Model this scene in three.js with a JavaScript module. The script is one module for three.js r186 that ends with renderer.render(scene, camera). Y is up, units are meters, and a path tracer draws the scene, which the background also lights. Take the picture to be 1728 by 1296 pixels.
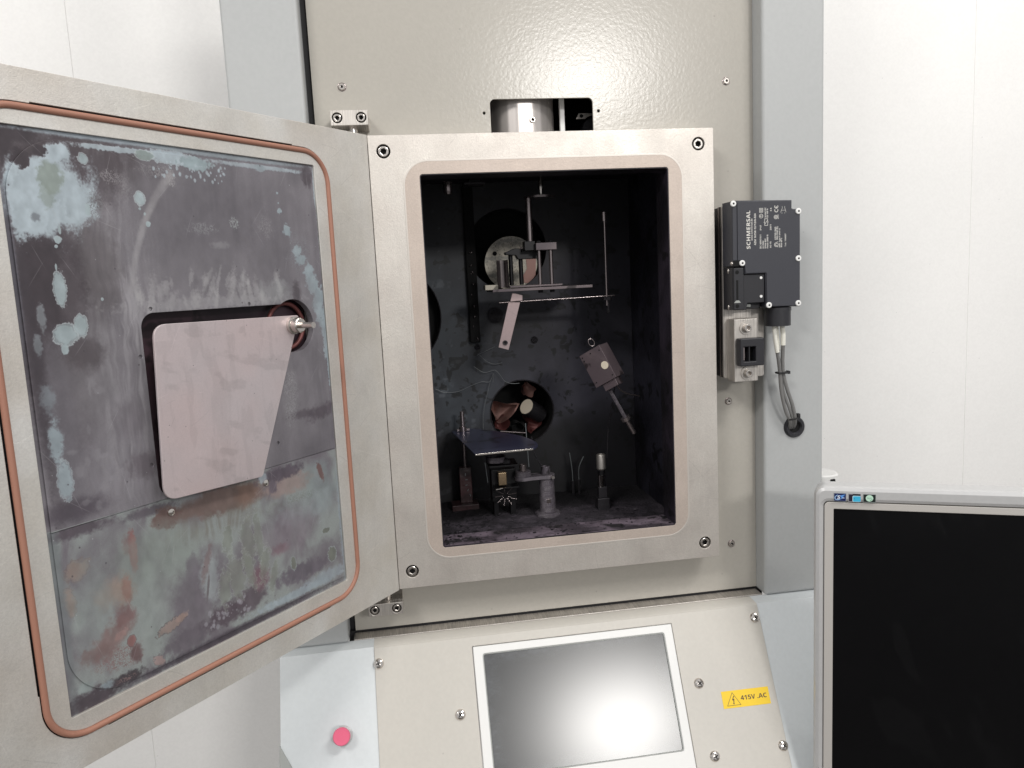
import * as THREE from 'three';
import { RoundedBoxGeometry } from 'three/addons/geometries/RoundedBoxGeometry.js';
import { mergeGeometries, toCreasedNormals } from 'three/addons/utils/BufferGeometryUtils.js';
import { RectAreaLightUniformsLib } from 'three/addons/lights/RectAreaLightUniformsLib.js';

// ---------------------------------------------------------------- camera, light, exposure
const scene = new THREE.Scene();
const camera = new THREE.PerspectiveCamera(53.058, 4 / 3, 0.02, 50);
camera.position.set(0.0211, -0.1656, 0.8858);
camera.rotation.set(-0.13297, -0.14151, -0.04976, 'YXZ');
const renderer = new THREE.WebGLRenderer({ antialias: true });
renderer.toneMapping = THREE.LinearToneMapping;
renderer.toneMappingExposure = 1.27;
renderer.shadowMap.enabled = true;
RectAreaLightUniformsLib.init();
scene.background = new THREE.Color().setRGB(0.42, 0.42, 0.425);
function ceilingOrFillLamp(x, y, z, w, h, power, tx, ty, tz) {
  const l = new THREE.RectAreaLight(new THREE.Color(1, 0.975, 0.94), power, w, h);
  l.position.set(x, y, z); l.lookAt(tx, ty, tz); scene.add(l);
}
ceilingOrFillLamp(0.95, 1.15, 1.25, 0.60, 0.16, 36, 0.4, -0.5, 0);
ceilingOrFillLamp(-1.00, 1.20, 1.70, 0.60, 0.30, 26, 0.2, -0.4, 0);
ceilingOrFillLamp(1.34, 1.14, 4.30, 0.66, 0.34, 55, 0.3, -0.3, 0);
ceilingOrFillLamp(1.70, 1.45, 0.55, 0.60, 0.50, 6.6, 1.2, -0.6, -0.2);  // added lamp with no known source, brightens the right wall and door
ceilingOrFillLamp(-1.60, 1.45, 0.35, 0.60, 0.50, 6, -0.9, -0.6, -0.3);  // added fill lamp on the left, there to brighten the wall

// ---------------------------------------------------------------- noise and textures
const hash = (x, y, s) => { let h = Math.imul(x | 0, 374761393) ^ Math.imul(y | 0, 668265263) ^ Math.imul(s | 0, 974634533); h = Math.imul(h ^ (h >>> 13), 1274126177); return ((h ^ (h >>> 16)) >>> 0) / 4294967295; };
function vn(x, y, s = 1, px = 0, py = 0) {
  let ix = Math.floor(x), iy = Math.floor(y); const fx = x - ix, fy = y - iy;
  let jx = ix + 1, jy = iy + 1;
  if (px) { ix = ((ix % px) + px) % px; jx = ((jx % px) + px) % px; }
  if (py) { iy = ((iy % py) + py) % py; jy = ((jy % py) + py) % py; }
  const u = fx * fx * (3 - 2 * fx), v = fy * fy * (3 - 2 * fy);
  const a = hash(ix, iy, s), b = hash(jx, iy, s), c = hash(ix, jy, s), d = hash(jx, jy, s);
  return a + (b - a) * u + (c - a) * v + (a - b - c + d) * u * v;
}
function fbm(x, y, o = 4, s = 1, p = 0) { let t = 0, a = 0.5, n = 0, q = p; for (let i = 0; i < o; i++) { t += a * vn(x, y, s + i * 17, q, q); n += a; a *= 0.5; x *= 2; y *= 2; q *= 2; } return t / n; }
const clamp = (x, a = 0, b = 1) => Math.min(b, Math.max(a, x));
const ss = (a, b, x) => { const t = clamp((x - a) / (b - a)); return t * t * (3 - 2 * t); };
const lerp = (a, b, t) => a + (b - a) * t;
function dataTex(w, h, f, srgb, repeatM) {           // f(u,v) -> [r,g,b] 0..255; tile of repeatM metres
  const d = new Uint8Array(w * h * 4);
  for (let y = 0; y < h; y++) for (let x = 0; x < w; x++) { const c = f(x / w, y / h), o = (y * w + x) * 4; d[o] = c[0]; d[o + 1] = c[1]; d[o + 2] = c[2]; d[o + 3] = 255; }
  const t = new THREE.DataTexture(d, w, h); t.magFilter = THREE.LinearFilter; t.minFilter = THREE.LinearMipmapLinearFilter; t.generateMipmaps = true;
  t.wrapS = t.wrapT = THREE.RepeatWrapping; if (srgb) t.colorSpace = THREE.SRGBColorSpace;
  if (repeatM) t.repeat.set(1 / repeatM[0], 1 / repeatM[1]);
  t.needsUpdate = true; return t;
}
const grey = (v) => { v = clamp(v) * 255; return [v, v, v]; };
// fine handling scratches drawn into a colour map
function scratched(t, n, s, amp) {
  const { data, width: w, height: h } = t.image;
  for (let i = 0; i < n; i++) {
    const x0 = hash(i, 1, s) * w, y0 = hash(i, 2, s) * h, a = hash(i, 3, s) ** 2 * 6.28, l = 6 + hash(i, 4, s) ** 3 * 110, k = 1 + (hash(i, 5, s) - 0.55) * amp, cv = (hash(i, 6, s) - 0.5) * 0.012;
    for (let q = 0; q < l; q += 0.7) { const b = a + cv * q, x = ((Math.round(x0 + Math.cos(b) * q) % w) + w) % w, y = ((Math.round(y0 + Math.sin(b) * q) % h) + h) % h, o = (y * w + x) * 4; for (let c = 0; c < 3; c++) data[o + c] = clamp(data[o + c] * k, 0, 255); }
  }
  return t;
}
// mottled machined aluminium: colour, roughness
const aluMap = (a, b, s) => scratched(dataTex(512, 512, (u, v) => {
  const n = fbm(u * 6, v * 6, 5, s, 6), g = vn(u * 256, v * 256, s + 5, 256, 256), w = fbm(u * 3, v * 3, 3, s + 40, 3), k = vn(u * 60, v * 12, s + 70, 60, 12), q = fbm(u * 14, v * 14, 4, s + 90, 14);
  const t = clamp(0.5 + (n - 0.5) * 1.5), m = (0.955 + 0.05 * g + 0.015 * (k - 0.5)) * (0.985 + 0.03 * q), p = ss(0.5, 0.75, w) * 0.14;
  return [0, 1, 2].map((i) => clamp(lerp(lerp(a[i], b[i], t), [206, 190, 180][i], p) * m, 0, 255));
}, true, [0.26, 0.26]), 110, s + 400, 0.10);
const aluRough = dataTex(512, 512, (u, v) => grey(0.42 + 0.22 * fbm(u * 8, v * 8, 5, 31, 8) + 0.06 * vn(u * 256, v * 256, 33, 256, 256)), false, [0.24, 0.24]);
const grainBump = dataTex(512, 512, (u, v) => grey(0.6 * vn(u * 256, v * 256, 71, 256, 256) + 0.4 * fbm(u * 64, v * 64, 3, 72, 64)), false, [0.12, 0.12]);
const brushRough = dataTex(256, 256, (u, v) => grey(0.3 + 0.25 * vn(u * 128, v * 4, 51, 128, 4) + 0.1 * vn(u * 256, v * 8, 52, 256, 8)), false, [0.06, 0.06]);
const brushMap = dataTex(256, 256, (u, v) => { const k = 190 + 46 * (vn(u * 128, v * 3, 53, 128, 3) - 0.5) + 26 * (fbm(u * 6, v * 6, 3, 57, 6) - 0.5); return [k, k * 0.975, k * 0.945]; }, true, [0.06, 0.06]);
const peelBump = dataTex(512, 512, (u, v) => grey(ss(0.25, 0.75, fbm(u * 48, v * 48, 3, 91, 48))), false, [0.13, 0.13]);
const paintMap = (c, s) => dataTex(512, 512, (u, v) => { const k = 1 + 0.035 * (fbm(u * 4, v * 4, 4, s, 4) - 0.5) + 0.02 * (vn(u * 256, v * 256, s + 3, 256, 256) - 0.5); const sp = hash(Math.floor(u * 512), Math.floor(v * 512), s + 9) > 0.99993 ? 0.86 : 1; return c.map((x) => clamp(x * k * sp, 0, 255)); }, true, [0.7, 0.7]);
const sootMap = (a, b, s, f = 5) => dataTex(512, 512, (u, v) => {
  const wx = fbm(u * f, v * f, 3, s + 3, f) - 0.5, n = fbm(u * f + wx * 1.5, v * f + wx * 2, 6, s, f), sp = ss(0.62, 0.74, fbm(u * 20 + wx * 4, v * 20, 4, s + 8, 20));
  const t = ss(0.3, 0.72, n); return [0, 1, 2].map((i) => clamp(lerp(lerp(a[i], b[i], t), a[i] * 0.45, sp * 0.8), 0, 255));
}, true, [0.32, 0.32]);
const sootBump = dataTex(512, 512, (u, v) => grey(fbm(u * 24, v * 24, 5, 141, 24)), false, [0.16, 0.16]);

const M = {};
const std = (n, o) => (M[n] = new THREE.MeshStandardMaterial(o));
const phy = (n, o) => (M[n] = new THREE.MeshPhysicalMaterial(o));
const rgb = (r, g, b) => new THREE.Color(`rgb(${r},${g},${b})`);
std('flange', { map: aluMap([204, 197, 190], [213, 208, 201], 3), roughnessMap: aluRough, roughness: 0.85, metalness: 0.68, bumpMap: grainBump, bumpScale: 0.00012 });
std('doorAlu', { map: aluMap([226, 224, 220], [210, 205, 196], 13), roughnessMap: aluRough, roughness: 0.85, metalness: 0.55, bumpMap: grainBump, bumpScale: 0.00012 });
std('seal', { map: aluMap([200, 187, 177], [192, 179, 169], 23), roughness: 0.5, metalness: 0.4, bumpMap: grainBump, bumpScale: 0.0001 });
std('ring', { color: rgb(206, 200, 193), roughness: 0.45, metalness: 0.5 });
std('steel', { map: brushMap, roughnessMap: brushRough, roughness: 1, metalness: 0.9 });
std('steelPlain', { color: rgb(206, 200, 194), roughness: 0.24, metalness: 1 });
std('steelSat', { color: rgb(196, 190, 186), roughness: 0.36, metalness: 0.7 });
std('steelDull', { color: rgb(150, 140, 140), roughness: 0.42, metalness: 0.85, roughnessMap: brushRough });
std('chrome', { color: rgb(220, 214, 208), roughness: 0.12, metalness: 1 });
std('black', { color: rgb(22, 21, 24), roughness: 0.6 });
std('void', { color: rgb(8, 8, 9), roughness: 0.9 });
phy('panel', { map: paintMap([176, 172, 164], 5), roughness: 0.2, specularIntensity: 0.7, bumpMap: peelBump, bumpScale: 0.000035 });
std('cream', { map: paintMap([198, 194, 186], 6), roughness: 0.38, bumpMap: peelBump, bumpScale: 0.000015 });
std('column', { map: paintMap([173, 175, 175], 7), roughness: 0.5, bumpMap: peelBump, bumpScale: 0.00001 });
std('whiteBlue', { map: paintMap([208, 213, 215], 8), roughness: 0.45 });
std('wall', { map: paintMap([244, 243, 241], 9), roughness: 0.6 });
std('bezelWhite', { color: rgb(232, 232, 230), roughness: 0.4 });
std('greyLow', { color: rgb(160, 163, 160), roughness: 0.6 });
std('gasket', { color: rgb(160, 114, 96), roughness: 0.55 });
std('switchSide', { color: rgb(52, 53, 60), roughness: 0.5, bumpMap: grainBump, bumpScale: 0.00012 });
std('plasticBlack', { color: rgb(34, 34, 39), roughness: 0.45, bumpMap: grainBump, bumpScale: 0.00008 });
std('cableGrey', { color: rgb(120, 119, 118), roughness: 0.5 });
std('sleeve', { color: rgb(226, 224, 214), roughness: 0.55 });
std('pink', { color: rgb(226, 98, 130), roughness: 0.4 });
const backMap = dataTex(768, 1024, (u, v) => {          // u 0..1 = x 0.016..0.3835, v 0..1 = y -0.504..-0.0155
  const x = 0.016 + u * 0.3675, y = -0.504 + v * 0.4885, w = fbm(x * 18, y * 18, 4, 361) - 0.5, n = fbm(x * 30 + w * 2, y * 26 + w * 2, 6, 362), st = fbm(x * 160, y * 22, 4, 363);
  let t = ss(-0.415, -0.355, y + w * 0.05) * (1 - 0.75 * ss(-0.17, -0.08, y + w * 0.06)) * (1 - 0.35 * ss(0.27, 0.36, x + w * 0.05));  // soot mottling with chamber shade painted in: darker low, high, around upper port
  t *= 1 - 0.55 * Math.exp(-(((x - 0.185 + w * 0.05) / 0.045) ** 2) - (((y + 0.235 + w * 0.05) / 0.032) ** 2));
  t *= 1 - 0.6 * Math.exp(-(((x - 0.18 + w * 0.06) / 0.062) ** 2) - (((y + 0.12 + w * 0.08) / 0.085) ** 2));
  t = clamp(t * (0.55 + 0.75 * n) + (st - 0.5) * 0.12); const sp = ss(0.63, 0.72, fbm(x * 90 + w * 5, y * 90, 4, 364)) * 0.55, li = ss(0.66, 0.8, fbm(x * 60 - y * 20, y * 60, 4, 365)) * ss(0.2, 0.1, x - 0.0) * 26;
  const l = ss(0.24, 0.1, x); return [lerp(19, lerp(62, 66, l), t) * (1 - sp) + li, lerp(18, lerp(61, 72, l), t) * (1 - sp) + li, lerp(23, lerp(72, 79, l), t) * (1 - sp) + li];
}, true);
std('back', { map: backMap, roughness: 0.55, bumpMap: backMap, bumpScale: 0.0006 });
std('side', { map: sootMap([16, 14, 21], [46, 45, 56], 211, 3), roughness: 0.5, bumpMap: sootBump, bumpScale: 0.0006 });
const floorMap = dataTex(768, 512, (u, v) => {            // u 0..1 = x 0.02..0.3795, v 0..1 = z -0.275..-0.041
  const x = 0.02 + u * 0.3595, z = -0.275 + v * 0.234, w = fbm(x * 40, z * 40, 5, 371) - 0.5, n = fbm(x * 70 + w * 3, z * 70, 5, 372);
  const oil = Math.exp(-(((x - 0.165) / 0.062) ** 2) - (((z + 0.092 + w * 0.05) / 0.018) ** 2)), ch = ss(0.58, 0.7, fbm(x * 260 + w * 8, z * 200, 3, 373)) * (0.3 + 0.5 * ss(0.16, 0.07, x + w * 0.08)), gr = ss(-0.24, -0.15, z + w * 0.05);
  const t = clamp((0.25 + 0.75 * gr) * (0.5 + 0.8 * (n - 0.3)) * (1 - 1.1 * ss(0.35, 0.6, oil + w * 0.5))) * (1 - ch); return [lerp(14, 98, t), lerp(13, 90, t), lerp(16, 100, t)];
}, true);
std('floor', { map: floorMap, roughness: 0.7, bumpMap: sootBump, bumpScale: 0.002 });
std('reveal', { map: sootMap([20, 17, 23], [46, 40, 50], 231), roughness: 0.5, bumpMap: sootBump, bumpScale: 0.0006 });
std('dust', { map: sootMap([44, 37, 44], [108, 96, 107], 341, 9), roughness: 0.8, bumpMap: sootBump, bumpScale: 0.002 });
std('greyAlu', { map: sootMap([112, 102, 104], [88, 80, 84], 351, 6), roughness: 0.36, metalness: 0.5 });
std('sootMetal', { color: rgb(52, 50, 54), roughness: 0.42, metalness: 0.5, bumpMap: sootBump, bumpScale: 0.0004 });
std('darkMetal', { color: rgb(26, 25, 28), roughness: 0.4, metalness: 0.4 });
std('shell', { color: rgb(120, 112, 112), roughness: 0.25, metalness: 0.8, side: THREE.DoubleSide });
std('disc', { map: sootMap([168, 162, 150], [128, 126, 120], 241, 4), roughness: 0.42, metalness: 0.5 });
std('copperish', { color: rgb(158, 122, 114), roughness: 0.45, metalness: 0.35, side: THREE.DoubleSide });
std('copperDark', { color: rgb(112, 66, 64), roughness: 0.5, metalness: 0.35, side: THREE.DoubleSide });
std('pinkAlu', { map: aluMap([172, 152, 152], [156, 144, 146], 43), roughness: 0.4, metalness: 0.5 });
std('sensor', { map: sootMap([98, 87, 92], [122, 109, 112], 251, 6), roughness: 0.45, metalness: 0.4 });
std('pale', { color: rgb(226, 214, 194), roughness: 0.5 });
std('leaf', { map: sootMap([84, 86, 114], [68, 70, 98], 261, 3), roughness: 0.3, metalness: 0.6 });
std('redBrown', { map: sootMap([72, 48, 50], [36, 26, 28], 271, 8), roughness: 0.4, bumpMap: sootBump, bumpScale: 0.0006 });
std('greyPost', { map: sootMap([128, 122, 128], [98, 92, 100], 281, 5), roughness: 0.5, metalness: 0.4, bumpMap: sootBump, bumpScale: 0.0005 });
std('gold', { color: rgb(212, 186, 150), roughness: 0.22, metalness: 0.9 });
std('wire', { color: rgb(118, 122, 124), roughness: 0.4, metalness: 0.4 });
std('silverPlastic', { map: paintMap([198, 198, 198], 15), roughness: 0.33, metalness: 0.25 });
std('bezelInner', { color: rgb(196, 192, 187), roughness: 0.42, metalness: 0.2 });
phy('screen', { color: rgb(9, 9, 11), roughness: 0.55, roughnessMap: dataTex(512, 512, (u, v) => grey(0.45 + 0.3 * fbm(u * 5, v * 5, 4, 391) + 0.25 * ss(0.6, 0.7, fbm(u * 14 + v * 5, v * 4, 4, 392))), false, [0.37, 0.36]), specularIntensity: 0.35 });

// ---------------------------------------------------------------- helpers
const used = {};
const numbered = (n) => { used[n] = (used[n] ?? -1) + 1; return used[n] ? `${n}_${String(used[n]).padStart(3, '0')}` : n; };
function boxUV(g) {                                   // uv in metres on the plane each face looks along
  if (g.index) g = g.toNonIndexed();
  const p = g.attributes.position, n = g.attributes.normal, uv = new Float32Array(p.count * 2);
  for (let i = 0; i < p.count; i++) {
    const ax = Math.abs(n.getX(i)), ay = Math.abs(n.getY(i)), az = Math.abs(n.getZ(i));
    const [a, b] = az >= ax && az >= ay ? [p.getX(i), p.getY(i)] : ax >= ay ? [p.getZ(i), p.getY(i)] : [p.getX(i), p.getZ(i)];
    uv[i * 2] = a; uv[i * 2 + 1] = b;
  }
  g.setAttribute('uv', new THREE.BufferAttribute(uv, 2)); return g;
}
function put(name, g, m, parent) {
  const o = new THREE.Mesh(g, m); o.name = parent === scene ? numbered(name) : name; o.castShadow = o.receiveShadow = true; (parent || scene).add(o); return o;
}
function thing(name, label, category, pos = [0, 0, 0], group) {
  const o = new THREE.Group(); o.name = numbered(name); o.position.set(...pos); o.userData = { label, category }; if (group) o.userData.group = group; scene.add(o); return o;
}
const T = (g, x = 0, y = 0, z = 0) => g.translate(x, y, z);
const box = (x0, x1, y0, y1, z0, z1, r = 0.0006) => {
  const w = x1 - x0, h = y1 - y0, d = z1 - z0; r = Math.min(r, w * 0.45, h * 0.45, d * 0.45);
  return boxUV(T(r > 0 ? new RoundedBoxGeometry(w, h, d, 2, r) : new THREE.BoxGeometry(w, h, d), (x0 + x1) / 2, (y0 + y1) / 2, (z0 + z1) / 2));
};
function rr(P, x0, y0, x1, y1, r, ccw = true) {        // rounded rectangle path
  const k = r; 
  P.moveTo(x0 + k, y0); P.lineTo(x1 - k, y0); P.absarc(x1 - k, y0 + k, k, -Math.PI / 2, 0); P.lineTo(x1, y1 - k); P.absarc(x1 - k, y1 - k, k, 0, Math.PI / 2);
  P.lineTo(x0 + k, y1); P.absarc(x0 + k, y1 - k, k, Math.PI / 2, Math.PI); P.lineTo(x0, y0 + k); P.absarc(x0 + k, y0 + k, k, Math.PI, Math.PI * 1.5); return P;
}
const rrShape = (...a) => rr(new THREE.Shape(), ...a), rrPath = (...a) => rr(new THREE.Path(), ...a);
const circPath = (x, y, r) => { const p = new THREE.Path(); p.absarc(x, y, r, 0, Math.PI * 2, true); return p; };
const poly = (pts) => { const s = new THREE.Shape(); pts.forEach(([x, y], i) => (i ? s.lineTo(x, y) : s.moveTo(x, y))); s.closePath(); return s; };
function ext(shape, z0, z1, bevel = 0, seg = 12) {     // extruded from z0 to z1, bevel inside that span, outline kept
  const g = new THREE.ExtrudeGeometry(shape, { depth: z1 - z0 - 2 * bevel, bevelEnabled: bevel > 0, bevelThickness: bevel, bevelSize: bevel, bevelOffset: -bevel, bevelSegments: 2, curveSegments: seg });
  return boxUV(T(g, 0, 0, z0 + bevel));
}
const cylY = (r, y0, y1, x, z, r2 = r, seg = 28) => T(new THREE.CylinderGeometry(r2, r, y1 - y0, seg), x, (y0 + y1) / 2, z);
const cylZ = (r, z0, z1, x, y, r2 = r, seg = 28) => T(new THREE.CylinderGeometry(r2, r, z1 - z0, seg).rotateX(Math.PI / 2), x, y, (z0 + z1) / 2);
const V = (a) => new THREE.Vector3(...a);
const tube = (pts, r, n = 40, closed = false) => new THREE.TubeGeometry(new THREE.CatmullRomCurve3(pts.map(V), closed, 'centripetal'), n, r, 10, closed);
function rod(a, b, r, r2 = r) { const A = V(a), B = V(b), d = B.clone().sub(A), g = new THREE.CylinderGeometry(r2, r, d.length(), 20); g.applyQuaternion(new THREE.Quaternion().setFromUnitVectors(new THREE.Vector3(0, 1, 0), d.clone().normalize())); return T(g, ...A.add(B).multiplyScalar(0.5).toArray()); }
const merge = (...gs) => mergeGeometries(gs.map((g) => { g = g.index ? g.toNonIndexed() : g; for (const k of Object.keys(g.attributes)) if (!['position', 'normal', 'uv'].includes(k)) g.deleteAttribute(k); return g; }));
const lathe = (pts, seg = 32) => toCreasedNormals(new THREE.LatheGeometry(pts.map(([r, y]) => new THREE.Vector2(r, y)), seg), 0.6);
const hexPath = (r, turn = 0.3) => { const p = new THREE.Path(); for (let i = 0; i < 6; i++) { const a = turn - i * Math.PI / 3; i ? p.lineTo(r * Math.cos(a), r * Math.sin(a)) : p.moveTo(r * Math.cos(a), r * Math.sin(a)); } p.closePath(); return p; };
// socket cap screw facing +z, rim at z = 0 .. h
function capScrewGeo(r, h, turn = 0.3) {
  const s = new THREE.Shape(); s.absarc(0, 0, r, 0, Math.PI * 2); s.holes.push(hexPath(r * 0.56, turn));
  return merge(ext(s, 0, h, r * 0.12, 24), cylZ(r * 0.9, -h * 0.1, h * 0.22, 0, 0));
}
// domed cross-head screw facing +z: dome with a sunk cross
function crossScrewGeo(r, h, turn = 0.2) {
  const dome = lathe([[r, 0], [r * 0.98, h * 0.25], [r * 0.82, h * 0.62], [r * 0.5, h * 0.92], [r * 0.001, h]]).rotateX(Math.PI / 2);
  return dome;
}
const crossMark = (r, h, turn) => { const a = box(-r * 0.45, r * 0.45, -r * 0.1, r * 0.1, h * 0.86, h * 1.03, 0), b = box(-r * 0.1, r * 0.1, -r * 0.45, r * 0.45, h * 0.861, h * 1.031, 0); return merge(a, b).rotateZ(turn); };
function crossScrew(parent, x, y, z, r, h, turn, name = 'screw', mat = M.chrome) {
  const s = put(name, crossScrewGeo(r, h), mat, parent); s.position.set(x, y, z); put('cross_recess', crossMark(r, h, turn), M.void, s); return s;
}
function capScrew(parent, x, y, z, r, h, turn, mat = M.steelPlain, name = 'cap_screw') { const s = put(name, capScrewGeo(r, h, turn), mat, parent); s.position.set(x, y, z); put('socket', new THREE.CylinderGeometry(r * 0.55, r * 0.55, h * 0.1, 6).rotateX(Math.PI / 2).translate(0, 0, h * 0.4), M.void, s); return s; }  // black hex disc paints the dark inside the socket

// ================================================================ setting: wall
{
  const w = new THREE.Group(); w.name = 'wall'; w.userData.kind = 'structure'; scene.add(w);
  const z = -0.45;
  put('backing', box(-3, 3.6, -2.2, 2.2, z - 0.06, z - 0.006, 0), M.wall, w);
  for (const [a, b] of [[-3, -1.66], [-1.6596, -0.4540], [-0.4538, 1.0999], [1.1001, 2.4], [2.4003, 3.6]]) put('wall_panel', box(a, b, -2.2, 2.2, z - 0.006, z, 0.0008), M.wall, w);
}

tagOf2(put('lab_floor', box(-4, 4.5, -1.50, -1.45, -0.44, 6, 0), std('labFloor', { color: rgb(96, 92, 88), roughness: 0.5 }), scene));
function tagOf2(o) { o.userData.kind = 'structure'; }
// ================================================================ front panel with opening
const PZ = -0.04;
{
  const t = thing('front_panel', 'beige powder coated steel front panel behind the chamber flange', 'panel', [0, 0, 0]);
  const s = poly([[-0.0577, -0.5849], [0.4685, -0.5849], [0.4685, 0.45], [-0.0577, 0.45]]);
  s.holes.push(rrPath(0.0155, -0.505, 0.384, -0.015, 0.004));
  s.holes.push(rrPath(0.1435, -0.012, 0.2665, 0.0455, 0.0055));
  s.holes.push(circPath(0.1361, 0.0301, 0.0017), circPath(0.2735, 0.0303, 0.0017));
  put('sheet', ext(s, PZ - 0.0025, PZ, 0.0005), M.panel, t);
  for (const [x, y, a] of [[-0.0246, 0.0615, 0.3], [0.4341, 0.0622, 0.9], [0.4322, -0.3321, 0.2], [0.4339, -0.5221, 0.5]]) {
    put('washer', T(new THREE.TorusGeometry(0.0042, 0.0007, 10, 28), x, y, PZ), M.steelDull, t);
    const sc = put('button_screw', lathe([[0.0041, 0], [0.004, 0.0012], [0.0032, 0.0022], [0.0016, 0.0026], [0.0015, 0.0012], [0.0001, 0.0012]]).rotateX(Math.PI / 2), M.steelPlain, t);
    sc.position.set(x, y, PZ);
    put('socket', cylZ(0.0014, 0.0011, 0.0014, 0, 0, 0.0014, 6), M.void, sc);
  }
  for (const [x, y] of [[0.1361, 0.0301], [0.2735, 0.0303]]) put('bolt_hole', cylZ(0.003, PZ - 0.012, PZ - 0.0035, x, y), M.void, t);
}
// what shows through the cut-out above the flange
{
  const c = thing('cabinet_interior', 'dark hollow seen through the cut-out above the flange', 'cabinet interior', [0, 0, 0]);
  put('back_plate', box(-0.05, 0.46, 0.0, 0.3, -0.36, -0.352, 0), M.void, c);
  put('side_plate', box(0.02, 0.026, 0.0, 0.3, -0.352, -0.05, 0), M.void, c);
  put('side_plate', box(0.39, 0.396, 0.0, 0.3, -0.352, -0.05, 0), M.void, c);
  put('top_plate', box(-0.05, 0.46, 0.3, 0.306, -0.36, -0.05, 0), M.void, c);
  const g = thing('steel_sleeve', 'polished steel cylinder inside the cut-out above the flange', 'cylinder', [0.1862, 0, -0.0925]);
  put('shell', T(lathe([[0.0424, -0.004], [0.0424, 0.11], [0.04, 0.112], [0.001, 0.112]], 72), 0, 0, 0), M.steelSat, g);
  const sc = capScrew(g, 0.0085, 0.0235, 0.0413, 0.0032, 0.003, 0.4); sc.rotation.y = 0.1;
  put('base_ring', lathe([[0.0455, -0.008], [0.0455, 0.0005], [0.0427, 0.001]], 72), M.black, g);
  tagOf(put('guide_post', box(0.2325, 0.2385, -0.01, 0.12, -0.074, -0.068, 0.001), M.bezelWhite, scene), 'white upright guide bar right of the steel cylinder', 'guide bar');
  const l = thing('latch_lever', 'small silver lever with black fitting inside the cut-out', 'lever', [0.262, 0.034, -0.085]);
  put('lever', ext(poly([[-0.006, -0.004], [0.006, -0.004], [0.010, -0.001], [0.020, 0.002], [0.008, 0.003], [-0.002, 0.003]]), 0, 0.002, 0.0003), M.steel, l);
  put('knuckle', cylZ(0.0022, 0.002, 0.003, 0.001, -0.0005), M.void, l);
  put('fitting', cylZ(0.013, -0.02, -0.008, 0.018, -0.014), M.plasticBlack, l);
  put('clip', box(0.012, 0.024, -0.036, -0.030, -0.012, -0.006), M.greyLow, l);
  put('bracket', box(0.018, 0.022, -0.06, -0.036, -0.012, -0.006), M.steelDull, l);
}
function tagOf(o, label, category, group) { o.userData.label = label; o.userData.category = category; if (group) o.userData.group = group; return o; }

// ================================================================ columns, seals, ledge
{
  const l = thing('cabinet_column', 'pale grey column left of the beige panel', 'column', [-0.105, 0, 0]);
  put('post', box(-0.0405, 0.0405, -0.588, 0.6, -0.11, -0.015, 0.0035), M.column, l); l.rotation.z = 0.0; l.children[0].scale.x = 1;
  const r = thing('cabinet_column', 'pale grey column behind the black interlock switch', 'column', [0.507, 0, 0]);
  put('post', box(-0.0385, 0.0418, -0.588, 0.6, -0.11, -0.015, 0.0045), M.column, r);
  tagOf(put('seal_strip', box(-0.066, -0.0582, -0.60, 0.6, -0.075, -0.047, 0.001), M.black, scene), 'black seal strip between left column and beige panel', 'seal strip');
  tagOf(put('seal_strip', box(0.4690, 0.4765, -0.60, 0.6, -0.075, -0.0435, 0.001), M.black, scene), 'black seal strip between beige panel and right column', 'seal strip');
  tagOf(put('metal_ledge', box(-0.0590, 0.4668, -0.606, -0.5872, -0.0395, -0.020, 0.001), M.steel, scene), 'narrow steel ledge under the beige panel above the console', 'ledge');
  tagOf(put('seal_strip', box(-0.066, 0.4765, -0.6, -0.5855, -0.06, -0.0405, 0), M.black, scene), 'thin black gap strip below the beige panel edge', 'seal strip');
}

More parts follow.
